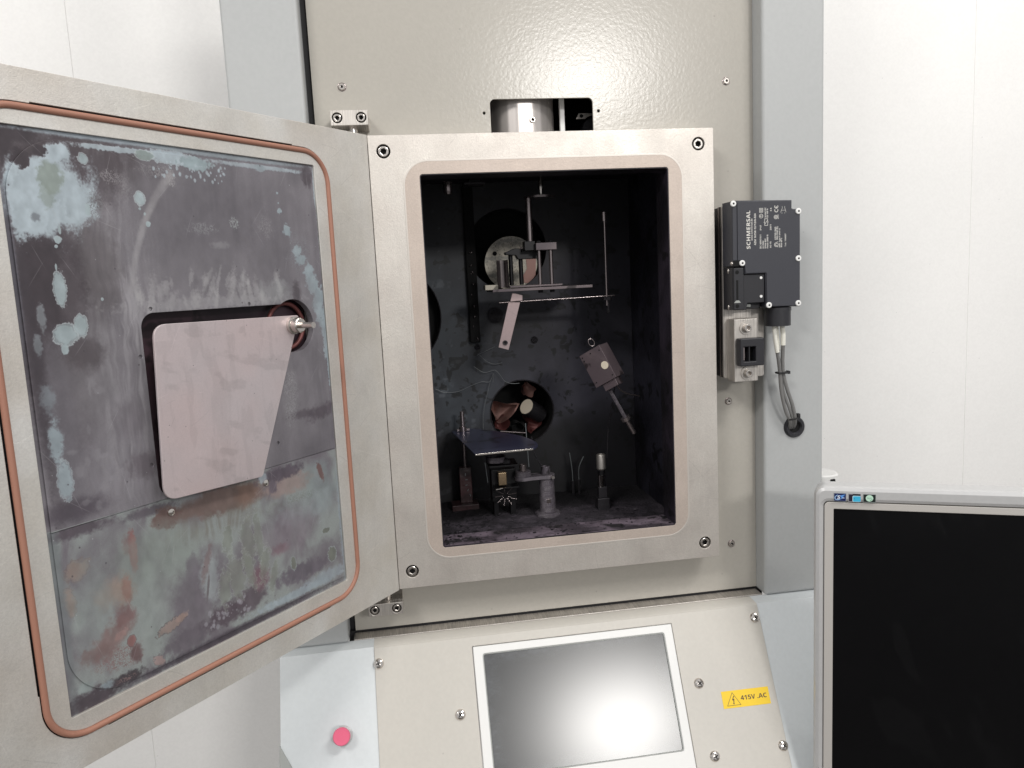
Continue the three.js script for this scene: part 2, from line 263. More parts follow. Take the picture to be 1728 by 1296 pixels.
// ================================================================ vacuum chamber: flange + liner
const OX0 = 0.0547, OX1 = 0.3442, OY1 = -0.0425, OY0 = -0.476;
{
  const t = thing('vacuum_chamber', 'aluminium flanged vacuum chamber with soot blackened interior and painted back wall shade', 'vacuum chamber', [0, 0, 0]);
  const bolts = [[0.017, -0.017], [0.3814, -0.0174], [0.3816, -0.5022], [0.0169, -0.5010]];
  const front = rrShape(0.0005, -0.5215, 0.4, 0.0005, 0.0012);
  front.holes.push(rrPath(OX0, OY0, OX1, OY1, 0.0035));
  const rear = rrShape(0.0005, -0.5215, 0.4, 0.0005, 0.0012);
  rear.holes.push(rrPath(OX0, OY0, OX1, OY1, 0.0035));
  for (const [x, y] of bolts) front.holes.push(circPath(x, y, 0.0076));
  const fl = put('flange', merge(ext(front, -0.012, 0, 0.0005, 24), ext(rear, -0.04, -0.012, 0, 24)), M.flange, t);
  for (const [x, y] of bolts) put('counterbore_shade', cylZ(0.0075, -0.0119, -0.0112, x, y), M.void, fl);  // black disc paints the shade in the gap around each screw
  bolts.forEach(([x, y], i) => capScrew(fl, x, y, -0.0095, 0.0059, 0.0088, 0.3 + i * 0.4, M.steelPlain));
  // sealing face inside the contact line of the door gasket
  const sf = rrShape(0.0379, -0.4874, 0.3601, -0.0289, 0.0266); sf.holes.push(rrPath(OX0 + 0.0002, OY0 + 0.0002, OX1 - 0.0002, OY1 - 0.0002, 0.0035));
  put('sealing_face', ext(sf, -0.001, 0.0003, 0.0002, 24), M.seal, t);
  const rg = rrShape(0.0361, -0.4892, 0.3619, -0.0271, 0.0284); rg.holes.push(rrPath(0.0380, -0.4873, 0.3600, -0.0290, 0.0265));
  put('contact_line', ext(rg, -0.001, 0.0004, 0.0002, 24), M.ring, t);
  // dark lining of the opening
  const lip = rrShape(OX0 - 0.0001, OY0 - 0.0001, OX1 + 0.0001, OY1 + 0.0001, 0.0036); lip.holes.push(rrPath(OX0 + 0.0012, OY0 + 0.0012, OX1 - 0.0012, OY1 - 0.0012, 0.0028));
  put('opening_lining', ext(lip, -0.041, -0.0004, 0, 10), M.reveal, t);
  // chamber walls
  const X0 = 0.020, X1 = 0.3795, YF = -0.50, YC = -0.0195, ZB = -0.275;
  const bw = poly([[X0 - 0.004, YF - 0.004], [X1 + 0.004, YF - 0.004], [X1 + 0.004, YC + 0.004], [X0 - 0.004, YC + 0.004]]);
  bw.holes.push(circPath(0.2002, -0.3670, 0.049), circPath(0.189, -0.118, 0.060));
  const lp = new THREE.Path(); lp.absarc(0.0063, -0.2125, 0.0771, 1.33, -1.33, true); lp.closePath(); bw.holes.push(lp);
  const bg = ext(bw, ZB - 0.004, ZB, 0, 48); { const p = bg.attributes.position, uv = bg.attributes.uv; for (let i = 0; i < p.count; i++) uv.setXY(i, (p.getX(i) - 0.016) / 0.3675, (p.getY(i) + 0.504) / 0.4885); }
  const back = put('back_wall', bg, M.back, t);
  put('port_rim', T(new THREE.TorusGeometry(0.0495, 0.0011, 8, 64), 0.2002, -0.3670, ZB), M.sootMetal, back);
  put('port_rim', T(new THREE.TorusGeometry(0.0776, 0.0008, 8, 64, 2.6).rotateZ(-1.3), 0.0063, -0.2125, ZB), M.sootMetal, back);
  const can = (x, y, r, d) => { const g = lathe([[r + 0.001, 0], [r + 0.001, -d], [0.0001, -d]], 48).rotateX(Math.PI / 2); return T(g, x, y, ZB - 0.002); };
  const dm = M.void.clone(); dm.side = THREE.DoubleSide;
  put('port_tube', can(0.2002, -0.3670, 0.049, 0.075), dm, back); put('port_tube', can(0.189, -0.118, 0.060, 0.05), dm, back); put('port_tube', can(0.0063, -0.2125, 0.0771, 0.03), dm, back);
  put('side_wall', box(X0 - 0.004, X0, YF, YC, ZB, -0.041, 0), M.side, t);
  put('side_wall', box(X1, X1 + 0.004, YF, YC, ZB, -0.041, 0), M.side, t);
  put('chamber_ceiling', box(X0 - 0.004, X1 + 0.004, YC, YC + 0.004, ZB, -0.041, 0), M.reveal, t);
  const fg = new THREE.PlaneGeometry(X1 - X0, ZB * -1 - 0.041, 90, 60).rotateX(-Math.PI / 2); 
  { const p = fg.attributes.position; for (let i = 0; i < p.count; i++) p.setY(i, 0.0035 * (fbm(p.getX(i) * 60, p.getZ(i) * 60, 4, 301) - 0.5)); fg.computeVertexNormals(); }
  { const p = fg.attributes.position, uv = fg.attributes.uv, sz = -ZB - 0.041; for (let i = 0; i < p.count; i++) uv.setXY(i, p.getX(i) / (X1 - X0) + 0.5, p.getZ(i) / sz + 0.5); }
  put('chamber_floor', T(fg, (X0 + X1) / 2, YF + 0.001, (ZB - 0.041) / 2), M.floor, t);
  { const fl2 = []; for (let i = 0; i < 260; i++) { const onSill = i < 130, x = lerp(0.06, 0.34, hash(i, 1, 381) ** 1.6), z = onSill ? -0.002 - 0.036 * hash(i, 2, 381) : -0.045 - 0.15 * hash(i, 2, 381), r = 0.0007 + 0.0016 * hash(i, 3, 381) ** 2; const g = new THREE.CylinderGeometry(r, r * 0.7, 0.0004, 5); g.scale(1, 1, 0.5 + hash(i, 4, 381)); g.rotateY(hash(i, 5, 381) * 6); g.rotateX((hash(i, 6, 381) - 0.5) * 0.9); fl2.push(T(g, x, onSill ? OY0 + 0.0022 : YF + 0.0035, z)); }
    const f1 = put('soot_flakes', merge(...fl2.filter((_, i) => i % 4)), M.black, t); f1.userData.kind = 'stuff'; const f2 = put('pale_flakes', merge(...fl2.filter((_, i) => i % 4 === 0)), M.greyPost, t); f2.userData.kind = 'stuff'; }
  put('floor_plate', box(X0 - 0.004, X1 + 0.004, YF - 0.008, YF - 0.002, ZB, -0.041, 0), M.void, t);
  put('sill_dust', box(OX0 + 0.0013, OX1 - 0.0013, OY0 + 0.0008, OY0 + 0.0018, -0.041, -0.0012, 0.0003), M.dust, t);
  // disc in the upper port
  const d = put('port_disc', cylZ(0.040, -0.294, -0.290, 0.1965, -0.1385, 0.0405, 64), M.disc, t);
  put('disc_screw', cylZ(0.0032, -0.2899, -0.2885, 0.172, -0.123), M.void, d);
  put('copper_patch', ext(poly([[0.2196, -0.132], [0.2355, -0.13], [0.2335, -0.158], [0.224, -0.171], [0.215, -0.169], [0.2145, -0.158], [0.2205, -0.148]]), -0.2899, -0.2892), M.copperish, d);
  // washers and studs on the back wall
  for (const [x, y, r] of [[0.2243, -0.2565, 0.0055], [0.1656, -0.2157, 0.012], [0.136, -0.262, 0.0045]]) put('wall_stud', T(lathe([[r, 0], [r, 0.002], [r * 0.6, 0.003], [r * 0.45, 0.002], [0.0001, 0.002]]).rotateX(Math.PI / 2), x, y, ZB), M.sootMetal, t);
  // ceiling fittings
  put('ceiling_nub', lathe([[0.006, 0], [0.006, -0.012], [0.005, -0.016], [0.0001, -0.016]]).translate(0.0968, YC - 0.012, -0.16), M.steelDull, t);
  put('ceiling_bracket', box(0.118, 0.146, -0.037, -0.0335, -0.18, -0.15), M.sootMetal, t);
  put('ceiling_bracket', box(0.125, 0.14, -0.0335, YC, -0.17, -0.155), M.darkMetal, t);
}

// ---------------------------------------------------------------- chamber furniture
{
  const zm = -0.16;
  const t = thing('substrate_holder', 'grey metal carrier of rods and plates hanging high in the chamber', 'substrate holder', [0.21, -0.175, zm]);
  const P = (name, g, m, par = t) => put(name, T(g, -0.21, 0.175, -zm), m === M.pinkAlu ? M.greyAlu : m, par);
  P('spindle', T(lathe([[0.0001, -0.0335], [0.0022, -0.0325], [0.0036, -0.022], [0.003, -0.012], [0.0018, -0.008], [0.0032, -0.006], [0.0032, 0], [0.0001, 0]]), 0.2224, -0.0195, zm), M.steelPlain);
  P('top_disc', T(new THREE.CylinderGeometry(0.0215, 0.0215, 0.0028, 48), 0.22, -0.0556, zm), M.steelDull);
  P('stem', cylY(0.0042, -0.1145, -0.056, 0.2045, zm), M.steelDull);
  P('clamp', box(0.1957, 0.2103, -0.126, -0.1135, zm - 0.012, zm + 0.006), M.darkMetal);
  P('cross_block', box(0.2096, 0.2385, -0.1265, -0.1164, zm - 0.006, zm + 0.014, 0.0008), M.pinkAlu);
  for (const x of [0.2150, 0.2312]) { P('support_rod', cylY(0.0027, -0.1755, -0.1255, x, zm + 0.006), M.steelDull); P('bolt', cylY(0.0028, -0.1166, -0.1135, x, zm + 0.006), M.sootMetal); P('nut', cylY(0.0034, -0.1835, -0.1795, x, zm + 0.006, 0.0034, 6), M.sootMetal); }
  P('rear_rod', cylY(0.0030, -0.1715, -0.127, 0.1795, zm - 0.02), M.darkMetal); P('rear_rod', cylY(0.0030, -0.1715, -0.132, 0.1935, zm - 0.02), M.darkMetal);
  P('rear_plate', ext(poly([[0.171, -0.1265], [0.185, -0.1215], [0.2195, -0.1245], [0.2195, -0.1365], [0.189, -0.1365], [0.186, -0.131], [0.172, -0.1295]]), zm - 0.026, zm - 0.01, 0.0005), M.darkMetal);
  P('tab', box(0.1925, 0.1950, -0.128, -0.1195, zm - 0.014, zm - 0.01), M.steelDull);
  P('upper_plate', box(0.1715, 0.2438, -0.1748, -0.1722, zm - 0.03, zm + 0.016), M.pinkAlu);
  P('base_plate', box(0.1477, 0.2844, -0.1795, -0.1758, zm - 0.05, zm + 0.02, 0.0004), M.greyAlu);
  P('end_block', box(0.1385, 0.1563, -0.1765, -0.1695, zm - 0.01, zm + 0.012), M.disc);
  P('half_shell', T(new THREE.CylinderGeometry(0.0082, 0.0082, 0.037, 32, 1, true, 0.6, 3.6), 0.1643, -0.1555, zm + 0.002), M.shell);

  const a = thing('shutter_arm', 'thin horizontal arm on a slim upright rod below the carrier', 'shutter arm', [0.3092, -0.215, zm]);
  const Q = (name, g, m) => put(name, T(g, -0.3092, 0.215, -zm), m, a);
  Q('arm_plate', rod([0.158, -0.1942, zm], [0.3205, -0.1925, zm], 0.0011), M.steelDull); Q('arm_leaf', box(0.162, 0.315, -0.1945, -0.1931, zm - 0.016, zm - 0.001, 0.0004).rotateZ(0), M.sootMetal);
  Q('upright_rod', cylY(0.0015, -0.206, -0.078, 0.3092, zm), M.steelDull); Q('rod_knob', cylY(0.0036, -0.0905, -0.0785, 0.3088, zm), M.steelDull);
  Q('collar', cylY(0.0062, -0.1985, -0.1938, 0.3100, zm, 0.0062, 6), M.sootMetal); Q('threaded_end', cylY(0.002, -0.216, -0.2, 0.3108, zm), M.sootMetal);

  const s = thing('hanging_strip', 'pinkish aluminium strip with a screw hanging below the carrier', 'metal strip', [0.178, -0.19, zm + 0.004]);
  const S = (name, g, m, par = s) => put(name, T(g, -0.178, 0.19, -zm - 0.004), m, par);
  S('strip', ext(poly([[0.1704, -0.1935], [0.1862, -0.1948], [0.1671, -0.259], [0.1533, -0.2545]]), zm + 0.003, zm + 0.005, 0.0003), M.pinkAlu);
  S('bent_tab', ext(poly([[0.1755, -0.1813], [0.1893, -0.1855], [0.1890, -0.1926], [0.1722, -0.1932]]), zm + 0.006, zm + 0.0085, 0.0004), M.pinkAlu);
  const sc = S('screw', T(capScrewGeo(0.0034, 0.002), 0.1628, -0.2487, zm + 0.005), M.sootMetal);
  S('socket', cylZ(0.0018, zm + 0.0055, zm + 0.0066, 0.1628, -0.2487), M.void, sc);

  // dark upright with bright clips at the left of the back wall
  const k = thing('cable_rail', 'black upright rail with small bright clips on the back wall', 'rail', [0.133, -0.16, -0.268]);
  put('rail', box(-0.0075, 0.0075, -0.095, 0.135, -0.007, 0.004, 0.002), M.void, k);
  for (let i = 0; i < 9; i++) { const c = put('clip', new THREE.TorusGeometry(0.0022, 0.0007, 6, 14, 4), M.steelDull, k); c.position.set((hash(i, 1, 5) - 0.5) * 0.008 - 0.001, 0.035 - i * 0.0155 + hash(i, 2, 5) * 0.006, 0.006); c.rotation.set(hash(i, 3, 5) * 2, hash(i, 4, 5) * 3, hash(i, 5, 5) * 3); }

  // quartz sensor head: tilted box on a rod
  const q = thing('sensor_head', 'tilted pinkish metal sensor box with loop and rod at right', 'sensor', [0.2785, -0.2755, -0.098]);
  const av = V([0.0217, 0.0155, 0.02]), bv = V([0.016, 0.0015, -0.0185]), A = av.length(), B = bv.length(), H = 0.0475;
  const ea = av.clone().normalize(), ez = ea.clone().cross(bv).normalize(), eb = ez.clone().cross(ea);   // ez points up the box
  const basis = new THREE.Matrix4().makeBasis(ea, eb, ez);
  const org = V([0.2559, -0.2694, -0.11]);
  const L = (name, g, m, par = q) => put(name, g.applyMatrix4(basis).translate(org.x - 0.2785, org.y + 0.2755, org.z + 0.098), m, par);
  const bx = (x0, x1, y0, y1, z0, z1, r = 0.0006) => box(x0, x1, y0, y1, z0, z1, r);
  L('case', bx(0, A, 0, B, -H, 0, 0.0008), M.sensor);
  L('front_cover', bx(-0.0002, A + 0.0003, -0.0012, 0.0002, -H, 0.0002, 0.0004), M.sensor);
  for (const [x, z] of [[0.003, -0.004], [0.003, -0.009], [A - 0.003, -0.006], [A - 0.003, -H + 0.005], [0.004, -H + 0.006], [A * 0.5, -0.004]]) L('screw', T(new THREE.CylinderGeometry(0.0009, 0.0009, 0.0008, 10), x, -0.0014, z), M.void);
  L('aperture', T(new THREE.CylinderGeometry(0.0052, 0.0052, 0.0008, 24), A - 0.0062, -0.0014, -H * 0.56), M.pale);
  L('clamp', bx(0.008, A - 0.004, 0.002, B - 0.006, -H - 0.01, -H, 0.0008), M.sensor);
  put('loop', T(new THREE.TorusGeometry(0.0046, 0.0008, 8, 24).scale(0.8, 1.15, 1).rotateZ(0.5), 0.2692 - 0.2785, -0.2508 + 0.2755, -0.0), M.steelDull, q);
  const R = (name, g, m) => put(name, T(g, -0.2785, 0.2755, 0.098), m, q);
  R('rod', rod([0.2922, -0.316, -0.098], [0.3135, -0.3565, -0.1], 0.0026), M.greyPost); R('threaded_end', rod([0.3135, -0.3565, -0.1], [0.3244, -0.3767, -0.1], 0.0030), M.steelDull);
  R('nut', rod([0.3122, -0.354, -0.1], [0.3143, -0.358, -0.1], 0.0066), M.steelDull);
  R('sensor_cable', tube([[0.299, -0.304, -0.09], [0.304, -0.314, -0.095], [0.3145, -0.3215, -0.1], [0.336, -0.3285, -0.11]], 0.0010, 30), M.steelDull);
  R('sensor_cable', tube([[0.300, -0.306, -0.1], [0.303, -0.33, -0.12], [0.3005, -0.37, -0.14], [0.299, -0.42, -0.15]], 0.0007, 30), M.sootMetal);

  // lower port: foil petals and a pale tube end
  const f = thing('port_fan', 'coppery bladed part with pale tube end inside the lower round port', 'fan', [0.2002, -0.367, -0.30]);
  const petal = (w, h, curl) => { const g = new THREE.PlaneGeometry(w, h, 14, 14), p = g.attributes.position; for (let i = 0; i < p.count; i++) { let x = p.getX(i) / w * 2, y = p.getY(i) / h; const wd = Math.sqrt(Math.max(0, 1 - (2 * y) ** 4)); p.setX(i, x * wd * w / 2 * (0.55 + 0.45 * (y + 0.5) * 2)); p.setZ(i, curl * (x * x * wd - 0.5) * 0.02 + 0.004 * Math.sin(x * 4 + y * 7)); } g.computeVertexNormals(); return g; };
  const pt = (x, y, z, w, h, rz, rx, ry, m, c = 1) => { const o = put('blade', petal(w, h, c), m, f); o.position.set(x, y, z); o.rotation.set(rx, ry, rz); return o; };
  pt(-0.026, 0.002, 0.002, 0.032, 0.046, 1.9, 0.2, -0.5, M.copperish); pt(0.013, 0.030, -0.004, 0.020, 0.020, -0.4, 0.4, 0.3, M.copperish); pt(0.018, -0.024, -0.006, 0.026, 0.03, 3.6, -0.2, 0.4, M.copperDark); pt(-0.030, -0.018, -0.004, 0.02, 0.026, 2.5, 0, 0.3, M.copperDark); pt(-0.003, -0.028, 0.004, 0.026, 0.022, 1.4, 0.5, 0, M.void);
  const eye = new THREE.Group(); eye.name = 'hub'; eye.position.set(0.0095, 0.0055, 0.012); eye.rotation.set(-0.75, -0.75, 0); f.add(eye);
  put('barrel', cylZ(0.0135, -0.035, 0, 0, 0), M.sootMetal, eye); put('end_cap', cylZ(0.0122, -0.001, 0.001, 0, 0), M.pale, eye);
  put('spring_strip', rod([-0.033, -0.032, 0.004], [0.008, -0.037, 0.008], 0.0014), M.steelDull, f);

  // loose wires against the back wall
  const W = (label, pts) => tagOf(put('thin_wire', tube(pts.map(([x, y]) => [x, y, -0.2655]), 0.00042, 48), M.wire, scene), label, 'wire');
  W('short thin wire ending in a curl below the hanging strip', [[0.135, -0.2715], [0.1394, -0.2753], [0.148, -0.284], [0.1572, -0.2883], [0.1650, -0.289], [0.1717, -0.2875]]);
  W('thin wavy wire rising left of the lower round port', [[0.1281, -0.2904], [0.1433, -0.3006], [0.1606, -0.2985], [0.166, -0.304], [0.1743, -0.3159], [0.185, -0.3205], [0.1968, -0.3208]]);
  W('long thin wire sagging across the left of the back wall', [[0.0687, -0.3205], [0.08, -0.3265], [0.1023, -0.3269], [0.1238, -0.3191], [0.14, -0.3145], [0.1504, -0.3156], [0.1577, -0.3029], [0.156, -0.3165]]);
  W('thin wire hanging straight down behind the shutter leaf', [[0.1529, -0.3125], [0.1490, -0.325], [0.142, -0.3497], [0.1385, -0.37], [0.1376, -0.392]]);
  W('thin straight wire running up to the hanging strip', [[0.1340, -0.274], [0.15, -0.2675], [0.162, -0.2625]]);
}
{
  // source shutter: blue leaf on an upright post
  const t = thing('source_shutter', 'dark blue metal shutter leaf on an upright post', 'shutter', [0.1042, -0.5, -0.24]);
  const sh = new THREE.Shape(); sh.moveTo(0.1063, 0.0805); sh.lineTo(0.1834, 0.0870); sh.bezierCurveTo(0.1915, 0.093, 0.1955, 0.110, 0.1938, 0.1261); sh.bezierCurveTo(0.191, 0.152, 0.185, 0.178, 0.1546, 0.2192); sh.lineTo(0.1280, 0.252); sh.bezierCurveTo(0.118, 0.262, 0.1, 0.262, 0.090, 0.252); sh.lineTo(0.0879, 0.2469); sh.closePath();
  const g = new THREE.ExtrudeGeometry(sh, { depth: 0.0012, bevelEnabled: true, bevelSize: 0.0003, bevelThickness: 0.0003, bevelOffset: -0.0003, bevelSegments: 1, curveSegments: 24 }).rotateX(-Math.PI / 2);
  // shape y is depth behind the front, so -y maps to z
  put('leaf', boxUV(T(g, -0.1042, -0.3853 + 0.5, 0.24)), M.leaf, t);
  put('leaf_edge', T(box(0.1065, 0.1836, -0.3858, -0.3836, -0.0806, -0.0798, 0.0003).applyMatrix4(new THREE.Matrix4().makeTranslation(-0.1065, 0, 0.0802)).rotateY(0.083).translate(0.1065, 0, -0.0802), -0.1042, 0.5, 0.24), M.steelPlain, t);
  put('post', cylY(0.0031, 0, 0.1465, 0, 0), M.steelDull, t);
  put('nut', cylY(0.0062, 0.1165, 0.1235, 0, 0, 0.0062, 6), M.steelDull, t); put('nut_wing', box(-0.009, 0.010, 0.117, 0.1205, -0.002, 0.003), M.steelDull, t);
  put('base_block', box(-0.0235, 0.0165, 0.0, 0.0085, -0.012, 0.018, 0.0008), M.redBrown, t);
  put('holder', box(-0.0095, 0.0085, 0.0085, 0.062, -0.006, 0.006, 0.001), M.redBrown, t);
  for (let i = 0; i < 5; i++) { const c = put('chip', box(-0.0018, 0.0018, -0.0006, 0.0006, 0, 0.0012, 0.0002), M.wire, t); c.position.set((hash(i, 9, 3) - 0.5) * 0.014, 0.02 + i * 0.008, 0.0062); c.rotation.z = hash(i, 8, 3) * 3; }

  const e = thing('evaporation_source', 'dark source assembly with bright gold block under the shutter leaf', 'evaporation source', [0.152, -0.5, -0.165]);
  const E = (n, g, m) => put(n, T(g, -0.152, 0.5, 0.165), m, e);
  E('body', box(0.136, 0.172, -0.478, -0.431, -0.20, -0.178, 0.001), M.darkMetal); E('top_plate', box(0.131, 0.172, -0.4215, -0.4185, -0.19, -0.15, 0.0006), M.darkMetal);
  E('crucible', T(lathe([[0.0001, 0], [0.013, 0], [0.0145, 0.008], [0.0125, 0.008], [0.011, 0.003], [0.0001, 0.003]]), 0.1425, -0.4165, -0.168), M.greyPost);
  E('dome', T(new THREE.SphereGeometry(0.0075, 24, 12, 0, Math.PI * 2, 0, Math.PI / 2), 0.1555, -0.4185, -0.165), M.sootMetal);
  E('gold_block', box(0.1445, 0.1565, -0.4508, -0.4322, -0.176, -0.164, 0.001), M.gold); E('lower_plate', box(0.139, 0.173, -0.4545, -0.4525, -0.185, -0.158, 0.0004), M.darkMetal);
  E('lower_edge', rod([0.1395, -0.4545, -0.1578], [0.1495, -0.4532, -0.1578], 0.0007), M.steelPlain);
  for (let i = 0; i < 9; i++) { const a = i / 9 * Math.PI * 2 + 0.3; E('pin_wire', rod([0.154 + 0.004 * Math.cos(a), -0.467 + 0.004 * Math.sin(a), -0.168], [0.154 + 0.016 * Math.cos(a), -0.467 + 0.0135 * Math.sin(a), -0.163], 0.0006), M.steelDull); }
  E('leg', box(0.162, 0.17, -0.5, -0.478, -0.195, -0.18), M.darkMetal); E('leg', box(0.138, 0.145, -0.5, -0.478, -0.195, -0.18), M.darkMetal);
  E('side_wire', rod([0.127, -0.416, -0.165], [0.1295, -0.445, -0.165], 0.0006), M.wire); E('side_wire', rod([0.1875, -0.365, -0.168], [0.1895, -0.428, -0.168], 0.0007), M.wire);
  E('side_wire', tube([[0.195, -0.385, -0.166], [0.197, -0.405, -0.165], [0.203, -0.42, -0.165], [0.209, -0.43, -0.165]], 0.0009, 20), M.sootMetal);

  const b = thing('pivot_bracket', 'grey metal pillar carrying a flat pivot arm with bolts', 'bracket', [0.2135, -0.5, -0.165]);
  const B = (n, g, m) => put(n, T(g, -0.2135, 0.5, 0.165), m, b);
  B('pillar', cylY(0.0115, -0.494, -0.4455, 0.2135, -0.165, 0.0105, 40), M.greyPost); B('base_flange', T(lathe([[0.0001, 0], [0.0182, 0], [0.0182, 0.004], [0.016, 0.006], [0.0115, 0.0065]]), 0.2135, -0.5, -0.165), M.greyPost);
  const hull = new THREE.Shape(); hull.absarc(0.1802, 0.165, 0.0125, Math.PI * 0.5, Math.PI * 1.5); hull.bezierCurveTo(0.19, 0.1545, 0.20, 0.1565, 0.2135, 0.1535); hull.absarc(0.2135, 0.165, 0.0115, -Math.PI / 2, Math.PI / 2); hull.bezierCurveTo(0.20, 0.1735, 0.19, 0.1755, 0.1802, 0.1775);
  B('pivot_arm', boxUV(new THREE.ExtrudeGeometry(hull, { depth: 0.0045, bevelEnabled: true, bevelSize: 0.0004, bevelThickness: 0.0004, bevelSegments: 1, curveSegments: 24 }).rotateX(-Math.PI / 2).translate(0, -0.4445, 0)), M.greyPost);
  B('pivot_cap', cylY(0.0112, -0.4395, -0.4325, 0.1802, -0.165, 0.0108), M.greyPost); 
  const bolt = (x, y, r, h) => { const g = capScrewGeo(r, h).rotateX(-Math.PI / 2); return T(g, x, y, -0.165); };
  B('bolt', bolt(0.1802, -0.4325, 0.0052, 0.0095), M.steelDull); B('bolt', bolt(0.2128, -0.4396, 0.0065, 0.0115), M.greyPost);
  B('clamp_screw', cylZ(0.0024, -0.158, -0.151, 0.2205, -0.4422), M.steelPlain);
  B('scratch_chip', box(0.2105, 0.2165, -0.4795, -0.4735, -0.1545, -0.1536, 0.0002), M.steelDull);

  const r = thing('contact_post', 'slim upright post with shiny steel top near chamber right', 'post', [0.2953, -0.5, -0.17]);
  put('steel_top', T(lathe([[0.0001, 0], [0.0052, 0], [0.0066, 0.002], [0.0066, 0.0215], [0.006, 0.0225], [0.0035, 0.0225], [0.0035, 0.0205], [0.0001, 0.0205]]), 0, 0.0585, 0), M.steel, r);
  put('neck', cylY(0.0052, 0.051, 0.0585, 0, 0), M.darkMetal, r); put('steel_sleeve', cylY(0.0058, 0.034, 0.051, 0, 0), M.chrome, r);
  put('block', box(-0.0062, 0.0062, 0.018, 0.034, -0.006, 0.006), M.sootMetal, r); put('foot', box(-0.0088, 0.0088, 0, 0.018, -0.009, 0.009, 0.001), M.sootMetal, r);
  const p = thing('feedthrough_prongs', 'two thin wire prongs standing on small dark studs', 'feedthrough', [0.276, -0.5, -0.255]);
  put('stud', cylY(0.0026, 0, 0.022, -0.0045, 0), M.sootMetal, p); put('stud', cylY(0.0026, 0, 0.024, 0.0052, 0), M.sootMetal, p);
  put('prong', tube([[-0.0045, 0.02, 0], [-0.005, 0.04, 0], [-0.008, 0.067, 0]], 0.0008, 16), M.wire, p); put('prong', tube([[0.0052, 0.02, 0], [0.0062, 0.043, 0], [0.0139, 0.0595, 0]], 0.0008, 16), M.wire, p);
}

